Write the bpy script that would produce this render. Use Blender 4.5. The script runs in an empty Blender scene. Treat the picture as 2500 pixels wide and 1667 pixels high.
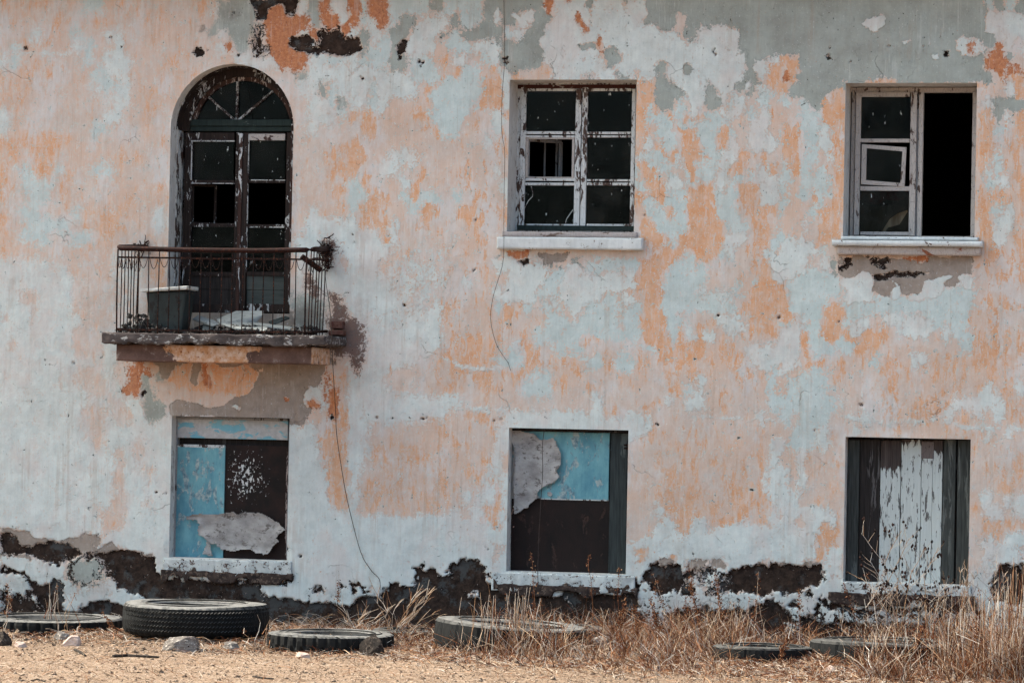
import bpy, math, random
import numpy as np
from mathutils import Vector, Matrix, Euler
random.seed(7)
RNG = np.random.default_rng(11)
C = bpy.context.scene.collection
SC = bpy.context.scene
rad = math.radians

# ------------------------------------------------------------------ camera
F_PX, CX, CY = 8500.0, 1250.0, 833.5
CAM = np.array([7.16, -31.0, 2.04])
YAW, PITCH, ROLL = rad(13.0), rad(1.05), 0.020
Rm = (Matrix.Rotation(YAW, 3, 'Z') @ Matrix.Rotation(math.pi/2 + PITCH, 3, 'X') @ Matrix.Rotation(ROLL, 3, 'Z'))
R = np.array(Rm)

def ray(px, py):
    return R @ np.array([(px-CX)/F_PX, -(py-CY)/F_PX, -1.0])
def at(px, py, Y=0.0):
    d = ray(px, py); t = (Y-CAM[1])/d[1]
    return CAM + d*t
def atg(px, py, z=0.0):
    d = ray(px, py); t = (z-CAM[2])/d[2]
    return CAM + d*t
def proj(P):
    q = (np.asarray(P)-CAM) @ R
    return CX + F_PX*q[..., 0]/-q[..., 2], CY - F_PX*q[..., 1]/-q[..., 2]

cam_d = bpy.data.cameras.new('camera'); cam = bpy.data.objects.new('camera', cam_d); C.objects.link(cam)
cam_d.sensor_width = 36; cam_d.sensor_fit = 'HORIZONTAL'; cam_d.lens = 36*F_PX/2500
cam_d.clip_end = 3000; cam_d.clip_start = 0.5
cam.matrix_world = Matrix.Translation(Vector(CAM)) @ Rm.to_4x4()
SC.camera = cam

# ------------------------------------------------------------------ light
SUN_EL, SUN_AZ = rad(52), rad(-91)       # azimuth measured from the wall normal (toward -Y), negative = from the left
w = bpy.data.worlds.new('World'); SC.world = w; w.use_nodes = True
nt = w.node_tree; nt.nodes.clear()
sky = nt.nodes.new('ShaderNodeTexSky'); sky.sky_type = 'NISHITA'; sky.sun_disc = False
sdir = Vector((math.sin(SUN_AZ)*math.cos(SUN_EL), -math.cos(SUN_AZ)*math.cos(SUN_EL), math.sin(SUN_EL)))
sky.sun_elevation = SUN_EL
sky.sun_rotation = math.atan2(sdir.x, sdir.y)
sky.dust_density = 4.0; sky.air_density = 0.7; sky.ozone_density = 0.0
bg = nt.nodes.new('ShaderNodeBackground'); bg.inputs[1].default_value = 0.15
wo = nt.nodes.new('ShaderNodeOutputWorld')
hz = nt.nodes.new('ShaderNodeMix'); hz.data_type = 'RGBA'; hz.blend_type = 'MULTIPLY'; hz.inputs[0].default_value = 1.0; hz.inputs[7].default_value = (0.90, 1.0, 0.93, 1)   # hazy sky, less violet
nt.links.new(sky.outputs[0], hz.inputs[6]); nt.links.new(hz.outputs[2], bg.inputs[0]); nt.links.new(bg.outputs[0], wo.inputs[0])
sd = bpy.data.lights.new('sun', 'SUN'); sd.energy = 2.2; sd.angle = rad(1.5); sd.color = (1.0, 0.92, 0.80)
so = bpy.data.objects.new('sun', sd); C.objects.link(so)
so.rotation_euler = (-sdir).to_track_quat('-Z', 'Y').to_euler(); so.location = (0, -5, 12)
SC.view_settings.view_transform = 'Standard'; SC.view_settings.look = 'None'
SC.view_settings.gamma = 1; SC.view_settings.exposure = 1.47
SC.cycles.max_bounces = 7; SC.cycles.diffuse_bounces = 3; SC.cycles.glossy_bounces = 3; SC.cycles.adaptive_threshold = 0.03

# ------------------------------------------------------------------ node helpers
def lin(c):
    if isinstance(c, str):
        c = tuple(int(c[i:i+2], 16)/255 for i in (0, 2, 4))
    return tuple((v/12.92 if v <= 0.04045 else ((v+0.055)/1.055)**2.4) for v in c) + (1.0,)

class G:
    """tiny node-graph writer"""
    def __init__(s, name):
        s.m = bpy.data.materials.new(name); s.m.use_nodes = True
        s.t = s.m.node_tree; s.t.nodes.clear()
        s.out = s.t.nodes.new('ShaderNodeOutputMaterial')
        s.bs = s.n('ShaderNodeBsdfPrincipled')
        s.t.links.new(s.bs.outputs[0], s.out.inputs[0])
        s.co = s.n('ShaderNodeTexCoord').outputs['Object']
    def n(s, t, **k):
        x = s.t.nodes.new(t)
        for a, b in k.items(): setattr(x, a, b)
        return x
    def put(s, sock, v):
        if isinstance(v, bpy.types.NodeSocket): s.t.links.new(v, sock)
        elif v is not None:
            if sock.type == 'VECTOR' and isinstance(v, tuple): v = v[:3]
            sock.default_value = v
    def math(s, op, a, b=None, c=None, clamp=False):
        x = s.n('ShaderNodeMath', operation=op, use_clamp=clamp)
        s.put(x.inputs[0], a); s.put(x.inputs[1], b); s.put(x.inputs[2], c)
        return x.outputs[0]
    def mapv(s, scale=(1, 1, 1), loc=(0, 0, 0), rot=(0, 0, 0), v=None):
        x = s.n('ShaderNodeMapping'); s.put(x.inputs[0], v or s.co)
        x.inputs[1].default_value = loc; x.inputs[2].default_value = rot; x.inputs[3].default_value = scale
        return x.outputs[0]
    def noise(s, scale, detail=4, rough=0.55, v=None, dist=0.0):
        x = s.n('ShaderNodeTexNoise'); s.put(x.inputs['Vector'], v or s.co)
        detail = max(0.0, min(detail, math.log2(150.0/scale)+0.6))     # nothing finer than the eye can see
        x.inputs['Scale'].default_value = scale; x.inputs['Detail'].default_value = detail
        x.inputs['Roughness'].default_value = rough; x.inputs['Distortion'].default_value = dist
        return x.outputs['Fac']
    def voro(s, scale, v=None, feature='F1', out='Distance'):
        x = s.n('ShaderNodeTexVoronoi', feature=feature); s.put(x.inputs['Vector'], v or s.co)
        x.inputs['Scale'].default_value = scale
        return x.outputs[out]
    def ramp(s, fac, lo, hi):
        x = s.n('ShaderNodeMapRange'); x.clamp = True
        s.put(x.inputs[0], fac); s.put(x.inputs[1], lo); s.put(x.inputs[2], hi)
        return x.outputs[0]
    def mix(s, f, a, b):
        x = s.n('ShaderNodeMix', data_type='RGBA'); s.put(x.inputs[0], f)
        s.put(x.inputs[6], a); s.put(x.inputs[7], b)
        return x.outputs[2]
    def mul(s, col, f):      # scale a colour by a scalar
        x = s.n('ShaderNodeVectorMath', operation='SCALE'); s.put(x.inputs[0], col); s.put(x.inputs[3], f)
        return x.outputs[0]
    def attr(s, name):
        x = s.n('ShaderNodeAttribute'); x.attribute_name = name
        return x
    def sep(s, col):
        x = s.n('ShaderNodeSeparateColor'); s.put(x.inputs[0], col); return x.outputs
    def xyz(s):
        x = s.n('ShaderNodeSeparateXYZ'); s.put(x.inputs[0], s.co); return x.outputs
    def bump(s, h, dist=0.002, strength=1.0, normal=None):
        x = s.n('ShaderNodeBump'); x.inputs['Distance'].default_value = dist; x.inputs['Strength'].default_value = strength
        s.put(x.inputs['Height'], h); s.put(x.inputs['Normal'], normal)
        return x.outputs[0]
    def fin(s, col, rough=0.85, normal=None, spec=0.2):
        s.put(s.bs.inputs['Base Color'], col); s.put(s.bs.inputs['Roughness'], rough)
        s.bs.inputs['Specular IOR Level'].default_value = spec
        if normal is not None: s.put(s.bs.inputs['Normal'], normal)
        return s.m

M = {}
def peel(name, paint, wood, amount, scale=22, stretch=(1, 1, 0.35), wood2=None, rough=0.75):
    """old paint flaking off weathered wood; amount 0..1 = how much paint is left"""
    g = G(name)
    v = g.mapv(stretch)
    n1 = g.noise(scale, 6, 0.68, v, 0.6); n2 = g.noise(scale*0.22, 3, 0.5, v)
    f = g.math('ADD', g.math('MULTIPLY', n1, 0.65), g.math('MULTIPLY', n2, 0.35))
    th = 0.5 + (0.5-amount)*0.36
    m = g.ramp(f, th-0.012, th+0.012)
    grain = g.noise(60, 5, 0.7, g.mapv((1, 1, 0.06)))
    grain2 = g.noise(6, 3, 0.6, v)
    wd = g.mix(g.ramp(grain, 0.3, 0.7), lin(wood), lin(wood2 or wood))
    pt = g.mul(lin(paint), g.math('MULTIPLY_ADD', grain2, 0.35, 0.82))
    crack = g.ramp(g.voro(46, g.mapv((1, 1, 0.22)), 'DISTANCE_TO_EDGE'), 0.0, 0.035)
    pt = g.mix(g.math('MULTIPLY', g.math('SUBTRACT', 1.0, crack), 0.55), pt, lin(wood))
    col = g.mix(m, wd, pt)
    h = g.math('ADD', g.math('MULTIPLY', m, 1.0), g.math('MULTIPLY', grain, 0.5))
    return g.fin(col, rough, g.bump(h, 0.0015))

# ------------------------------------------------------------------ mesh helpers
class MB:
    def __init__(s): s.v = []; s.f = []; s.c = []; s.col = None
    def add(s, vs, fs):
        o = len(s.v); s.v += [tuple(map(float, p)) for p in vs]
        s.f += [tuple(i+o for i in f) for f in fs]
        if s.col is not None: s.c += [s.col]*len(vs)
    def box(s, x0, x1, y0, y1, z0, z1):
        x0, x1 = min(x0, x1), max(x0, x1); y0, y1 = min(y0, y1), max(y0, y1); z0, z1 = min(z0, z1), max(z0, z1)
        s.add([(x0,y0,z0),(x1,y0,z0),(x1,y1,z0),(x0,y1,z0),(x0,y0,z1),(x1,y0,z1),(x1,y1,z1),(x0,y1,z1)],
              [(0,3,2,1),(4,5,6,7),(0,1,5,4),(1,2,6,5),(2,3,7,6),(3,0,4,7)])
    def pbox(s, px0, py0, px1, py1, Y0, Y1):
        """box whose front (at depth Y0) covers the given rectangle of the survey sheet"""
        a = at(px0, (py0+py1)/2, Y0); b = at(px1, (py0+py1)/2, Y0)
        c = at((px0+px1)/2, py0, Y0); d = at((px0+px1)/2, py1, Y0)
        s.box(a[0], b[0], Y0, Y1, d[2], c[2])
    def beam(s, p, q, w, t, up=(0, 1, 0)):
        """rectangular bar from p to q: width w across, thickness t along `up`"""
        p = Vector(p); q = Vector(q); d = (q-p).normalized(); u = Vector(up)
        u = (u - d*u.dot(d)).normalized(); r = d.cross(u)
        vs = []
        for e in (p, q):
            for a, b in ((-1, -1), (1, -1), (1, 1), (-1, 1)):
                vs.append(e + r*a*w/2 + u*b*t/2)
        s.add(vs, [(0,1,2,3),(7,6,5,4),(0,4,5,1),(1,5,6,2),(2,6,7,3),(3,7,4,0)])
    def tube(s, pts, r, n=6, taper=None):
        pts = [Vector(p) for p in pts]; k = len(pts); vs = []
        for i, p in enumerate(pts):
            d = (pts[min(i+1, k-1)]-pts[max(i-1, 0)])
            d = d.normalized() if d.length > 1e-9 else Vector((0, 0, 1))
            a = d.cross(Vector((0.13, 1, 0.07)));
            if a.length < 1e-3: a = d.cross(Vector((1, 0, 0)))
            a.normalize(); b = d.cross(a)
            rr = r if taper is None else r*(1-(1-taper)*i/(k-1))
            for j in range(n):
                t = 2*math.pi*j/n; vs.append(p + a*math.cos(t)*rr + b*math.sin(t)*rr)
        fs = []
        for i in range(k-1):
            for j in range(n):
                fs.append((i*n+j, i*n+(j+1) % n, (i+1)*n+(j+1) % n, (i+1)*n+j))
        if n > 3: fs += [tuple(range(n-1, -1, -1)), tuple((k-1)*n+j for j in range(n))]
        else: fs += [(2, 1, 0), tuple((k-1)*n+j for j in range(n))]
        s.add(vs, fs)
    def blade(s, pts, w):
        """thin folded strip (grass blade)"""
        pts = [Vector(p) for p in pts]; k = len(pts); vs = []
        side = Vector((math.cos(random.random()*6.28), math.sin(random.random()*6.28), 0))
        for i, p in enumerate(pts):
            ww = w*(1-0.75*i/(k-1)); vs += [p-side*ww/2, p+side*ww/2]
        s.add(vs, [(2*i, 2*i+1, 2*i+3, 2*i+2) for i in range(k-1)])
    def seed(s, p, r, up=(0, 0, 1)):
        p = Vector(p); u = Vector(up).normalized(); a = u.orthogonal().normalized(); b = u.cross(a)
        vs = [p-u*r*1.4, p+a*r, p+b*r, p-a*r, p-b*r, p+u*r*1.4]
        s.add(vs, [(0,2,1),(0,3,2),(0,4,3),(0,1,4),(5,1,2),(5,2,3),(5,3,4),(5,4,1)])
    def build(s, name, mat, parent=None, loc=(0, 0, 0), bevel=0, smooth=False):
        me = bpy.data.meshes.new(name)
        L = Vector(loc)
        me.from_pydata([Vector(p)-L for p in s.v], [], s.f)
        me.materials.append(mat)
        if s.c:
            ca = me.color_attributes.new('tint', 'FLOAT_COLOR', 'POINT')
            ca.data.foreach_set('color', np.array([tuple(c)+(1.0,) for c in s.c], dtype=np.float32).ravel())
        if smooth: me.polygons.foreach_set('use_smooth', [True]*len(me.polygons))
        me.update()
        o = bpy.data.objects.new(name, me); C.objects.link(o)
        if parent is not None: o.parent = parent
        else: o.location = loc
        if bevel:
            b = o.modifiers.new('bevel', 'BEVEL'); b.width = bevel; b.segments = 2; b.limit_method = 'ANGLE'
        return o

def tag(o, label=None, cat=None, group=None, kind=None):
    if label: o['label'] = label
    if cat: o['category'] = cat
    if group: o['group'] = group
    if kind: o['kind'] = kind
    return o
def empty(name, loc=(0, 0, 0)):
    o = bpy.data.objects.new(name, None); C.objects.link(o); o.location = loc; o.empty_display_size = 0.1
    return o
def np_mesh(name, V, Fq, mat, parent=None, smooth=True, loc=None):
    me = bpy.data.meshes.new(name)
    V = np.asarray(V, np.float32); Fq = np.asarray(Fq, np.int32)
    me.vertices.add(len(V)); me.vertices.foreach_set('co', V.ravel())
    me.loops.add(Fq.size); me.loops.foreach_set('vertex_index', Fq.ravel())
    me.polygons.add(len(Fq)); me.polygons.foreach_set('loop_start', np.arange(0, Fq.size, Fq.shape[1], dtype=np.int32))
    try: me.polygons.foreach_set('loop_total', np.full(len(Fq), Fq.shape[1], np.int32))
    except Exception: pass
    me.materials.append(mat)
    me.update(calc_edges=True); me.validate()
    if smooth: me.polygons.foreach_set('use_smooth', np.ones(len(me.polygons), bool))
    o = bpy.data.objects.new(name, me); C.objects.link(o)
    if parent is not None: o.parent = parent
    if loc is not None: o.location = loc
    return o

_LAT = {}
def lattice(k):
    if k not in _LAT: _LAT[k] = np.random.default_rng(k).random((256, 256))
    return _LAT[k]
def vnoise(x, y, s, seed=0, octaves=1):
    """smooth value noise in 0..1"""
    out = 0; amp = 1; tot = 0
    for o in range(octaves):
        g = lattice(seed*97+o)
        X = x/s*(2**o)+17.3*o; Y = y/s*(2**o)+9.1*o
        xi = np.floor(X).astype(int); yi = np.floor(Y).astype(int); fx = X-xi; fy = Y-yi
        fx = fx*fx*(3-2*fx); fy = fy*fy*(3-2*fy)
        a = g[yi % 256, xi % 256]; b = g[yi % 256, (xi+1) % 256]; c = g[(yi+1) % 256, xi % 256]; d = g[(yi+1) % 256, (xi+1) % 256]
        out = out + amp*((a*(1-fx)+b*fx)*(1-fy)+(c*(1-fx)+d*fx)*fy); tot += amp; amp *= 0.55
    return out/tot

def poly_sd(px, py, P):
    """signed distance to polygon, negative inside"""
    P = np.asarray(P, float); n = len(P); d2 = np.full(px.shape, 1e18); ins = np.zeros(px.shape, bool)
    for i in range(n):
        ax, ay = P[i]; bx, by = P[(i+1) % n]; ex, ey = bx-ax, by-ay
        wx, wy = px-ax, py-ay
        t = np.clip((wx*ex+wy*ey)/(ex*ex+ey*ey+1e-9), 0, 1)
        d2 = np.minimum(d2, (wx-ex*t)**2+(wy-ey*t)**2)
        c = ((ay > py) != (by > py)) & (px < (bx-ax)*(py-ay)/((by-ay) if abs(by-ay) > 1e-9 else 1e-9)+ax)
        ins ^= c
    d = np.sqrt(d2)
    return np.where(ins, -d, d)

# ------------------------------------------------------------------ survey of the plaster: what paint layer is left where on the wall
# p pink wash, f thin peach, o peach, r rust, b pale blue-grey, g grey render, w whitewash, c beige cement, d dark render
A = """
fpfffpppbbpfffpppppffwggggdddwgrwwrw
ppfppffppffpppfppppfpwggggdrrrggrwwg
pppwffpbppwwpppfppppppgwggdrrwrdddwr
pbfffpfwbppwppppppffpwrwwgdrrrrddddd
wbfffpppbpwwwpppfffppffwwwwrrrwwbwww
fpfffppppbbwwppffpffpppffppppgwwwwww
fffppppppwbbwpffppffpppppppppwwgbwww
ffpppppppppwwpffpffpppppppppppwwbggw
wpppppppppwwppfpfpfpppppppppppwwwbfo
wpfppppppbbpppfppffpppppppppppwppppp
oofooofppppppppffffppppppppppppppfff
fopoofpppppfffpppfppppppppppppppoffo
fpboobfppbbpppppppfpppppppppppppfooo
opbbbffppppppppfppppppppppppppppffob
fppbbpffppppffpffpppppppppppppppffob
fpbbpppbffoofppwppppppppppppppwppfob
opfbbbbpffoopppwwpppppppppppppwwwwfo
fpbbbppbbpoppppppppppppppppppwwwwwww
fpppppppfppppppfpppppppppppppwwwwwww
wwwwwppppppppppppppppppppppppwwwwppw
wwwwwwwpppfpppppppfopppppppppwwwwwww
wwppwwwpppppppppppppppppppppppwwwwww
wwwpwwwppppppppppppppppppppppppppwww
wppwwwwwppppwppppppppppppppppppppwww
wpwwwwwpppwwppppppppppppppppppppppww
wppwwwwpppwwpppwpppppppppppppppppppw
wwpwwwwwwpwpprffpccccccccccccccccppw
wwwwwpwpwpwpprrgpcooocoooocccccrffpp
wwwwwwwwpppwrrpggpoooooooocccccwrffp
wwwwwwwwwwppwwggpcpppffppccccccwrffp
wwwwwwwwccwppwggwcpppcccccccccpproff
wwwwwwwwccwwwwwwwwwwwwwwwwwwwwwpoofw
wwwwwwwwwcwwwcwwwwwwwwwwwwwwwwwooowp
wwwwwwwwwwwcwcwwwwwwwwwwwwwwwwwfoowp
wwwwwwwwwwwcwwcwwwwwwwwwwwwwwwwwoowp
wwwwwwwwwwwcwwwwwwwwwwwwwwwwwwwwofwp
wwwwwwwwwwwcwwcwwwwwwwwwwwwwwwwwfoww
wwwwwwwwwwppwwwwwwwwwwwwwwwwwwwwwfww
wwwwwwwwwwppwwwwwwwwwwwwwwwwwwwwwwww
cccwwwwwccwwwwwwwwwwwwwwwwwwwwwwwwww
wwwwwwwwwwwwwwwwwwwwwwwwwwwwwwwwwwww
wwwwwwwwwwwwwwwwwwwwwwwwwwwwwwwwwwww
""".split()
B = """
rbrrbbbbgbbbbggggggrwrwgwwwgwgggg
rbrrbggbwwgbbgwggwggwwrwwwwwwggg#
wgwbggwwwgbggggbwggwwwrgwwwwwwwg#
ggbbggwwwpbbwwwggggwwwwwrgwwwwww#
gbbbggbbffwwfbwggggwwwwwwggwwwgw#
wwwwwwbbbffbbfowofffwwwgwwggwwgw#
wwbwwwwpoobbboowoffpppppppppoogggp
wwbwppppoobbboowofppppppppppooggb#
ooopppoobbbbopwofpppppppppppobbob#
pooppppffbbpfpwffpppppppppppoobbo#
opppppppppfppwfffpppppppppppowobb#
ooppwwwpppppfpfffpppppppppppwbbow#
oppwwppoppffpfwppppppppppppboobb##
bopppwopfppffppwffppppppppppbooww#
bboopboбbpbpffpwfpppppppppppobobb#
boopppbooppoffffwopppppppppppbbob#
wooowppopppfoppfwwpppppppppppobbb#
wwwowpppppwpfppwwwppppppppppooobo#
wwwwpoppffpfpfpwwwpppppppppppffoob
wwwfffppfpppffwwwrwggggbbbbbbooob#
wwwwpoopoopwpppfwwwwbbwwwwwwwboobw
wwwwwppppppppfwwwwwwbbwwwwwwfboobb
wwwwwpppwoopffboobfbwpwbbpbwwoobw#
wwpppwwwwoppppfoppffbbbwffppppoobb
wwwwwwwwwpfffpfpffbbbpffobbbbooooo
wwwwwwwwwfoooffbwofpbbbppppppboooo
wwwwwwwpffooofbbbooffffbbobboffofo
wwwwppppffffoofffpbbfffpppfppppfpf
wwwwppppfffppofppbbbffpffppfpppfop
wwwwwwwwwwwppfppppppppppwpppfffwp#
wwwwwwwwwwpfffpwwwwwwwwwwffwwpppp#
wwppppppffpppfwwwwwwwwwwwwwwwfpppp
wwpffffpppffppwwwppppppppppppppfff
wwffpfffffppffwpppppppppppppppfpff
wpfffffpffpfffwpppppppppppppppfoff
wfoffffpfffpfwfwppppppppppppppffff
wffffffffffwfwfwppppppppppppppfofo
wpfpffpffpwfwfowppppppppppppppwooo
wwwwwwwwwwwwwfowppppppppppppppfwoo
wwwwwwwwwwwwwfwwppppppppppppppfwww
wwwwwwwwwwwwwfpwwwwwwwwwwwwwwwwoww
wwwwwwwwwwwwwwwwwwwwwwwwwwwwwwccww
""".replace('б', 'b').split()
D = """
gggggggggggggggggggggggggggggbgbg
ggggggggggggggggggggggggggggggwww
gwwwwgggggggggggggggggggggggggwww
wwwwwggggggggggggggggggggggwwgrww
gwwwwwggwooggggggggggggggggggrrgp
wwwwwwggwrogggggggggggggggggggorro
wwgwwggwwogggggggooooooooooooppwoo
pwggbwpbbbpbgooopppppppppppppwgggr
oobbwwbwwppbboooppppppppppppfogwoo
bbbbbpwwpbobbwboppppppppppppfobfoo
obbowpwwwbopbwwoppppppppppppfopfff
oobwwopopwobbpwoppppppppppppfobfff
bbbwoopwobobpbwoppppppppppppfwbfff
bobwbbbwwbpbbbboppppppppppppfbwwff
ooobboowwbpbobooppppppppppppfofffo
oopbbpowobppboofppppppppppppfobwfo
ooopbbpppbwwpoffppppppppppppfowwff
oowwwwpobbwppofpppppppppppppfowfff
fppbwpowbwwwwbpppppppppppppppoffff
obppwwpobwwbpwgcccccccccggggffpff#
bbppwpboowbbwwgwwgggwgggwwwppffff#
bwbwbbooobbbwwbwwwgwgwwwgbwbpfppp#
bbbbbbooobbppbpbboowbbbbbbbfpffff#
pffwwwfoobwbboobwwpwwwwwbbbffffpp#
wowfwfffowwobboowooopwwwfwbbffffff
oopofpwwwwwobbbboofpfppppppbfoofff
offpffwwwwwfofffpfbffpwwfpffoofffp
fwppffffbwpbbbffpppfffpfffpfpffpp#
bwpfppppbpbbbbpppppfopppfffpfwffw#
wwpffpppbbbbbbbwpppfffffofwwwwwff#
pppppppwpbpbbbpppwpfffooowofwfwff#
fppfpppfppbbbwppwpfpfppppffffwpwpp
ffppffppwwbbbwppppppppppppppfpppp#
fpffppffwppwfpppppppppppppppfpppfp
fppfffpfwwpwfppppppppppppppppfffff
ffpfofffwwpwppfpppppppppppppppfofp
offpofffwwwpffpppppppppppppppwpwww
ofoffoffpwwfwwfpppppppppppppfwwfww
wwffowffwwwowwfppppppppppppppofofw
wwwwwfwwwfwwofwppppppppppppppwowwp
wwwwwwwwwwwwfwwppppppppppppppwwwfw
ccccwwwcccwccwwppppppppppppppbwwww
""".split()
NR, NCOL = 50, 100
cells = np.full((NR, NCOL), 'w')
for r in range(42):
    a = (A[r]+'p'*40)[:34]; b = (B[r].replace('#', '')+'p'*40)[:33]; c = (D[r].replace('#', '')+'p'*40)[:33]
    cells[r] = list(a+b+c)
cells[28:39, :15][cells[28:39, :15] == 'c'] = 'p'
LAY = ['o', 'b', 'w', 'g', 'c', 'r', 'd', 's']
def sample_cells(px, py):
    gx = np.clip(px/25.0-0.5, 0, NCOL-1.001); gy = np.clip(py/33.34-0.5, 0, NR-1.001)
    xi = gx.astype(int); yi = gy.astype(int); fx = gx-xi; fy = gy-yi
    out = {}
    for l in LAY:
        g = (cells == l).astype(float)
        if l == 'o': g = g*0.96 + (cells == 'f')*0.47 + (cells == 'r')*0.4
        out[l] = ((g[yi, xi]*(1-fx)+g[yi, xi+1]*fx)*(1-fy)+(g[yi+1, xi]*(1-fx)+g[yi+1, xi+1]*fx)*fy)
    return out
def Z(s, ox, oy, pts): return [(ox+x/s, oy+y/s) for x, y in pts]
z1 = lambda p: Z(2.613, 0, 0, p); z2 = lambda p: Z(3.136, 200, 500, p); z3 = lambda p: Z(2.613, 800, 0, p)
z4 = lambda p: Z(2.613, 1600, 0, p); z5 = lambda p: Z(2.613, 0, 500, p); z6 = lambda p: Z(2.613, 800, 500, p)
z7 = lambda p: Z(2.613, 1600, 500, p); zy1 = lambda p: Z(2.351, 0, 1000, p); s2 = lambda p: Z(3.36, 600, 1380, p)
s3 = lambda p: Z(3.36, 1200, 1380, p); s4 = lambda p: Z(3.36, 1800, 1380, p); zy6 = lambda p: Z(3.137, 1100, 1000, p)
zy7 = lambda p: Z(3.137, 1900, 1000, p); ov = lambda p: Z(0.9408, 0, 0, p)
def dots(lst): return [('d', [(x+r*math.cos(a), y+r*math.sin(a)*1.2) for a in np.linspace(0, 5.6, 8)], 1.2) for x, y, r in lst]
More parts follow.
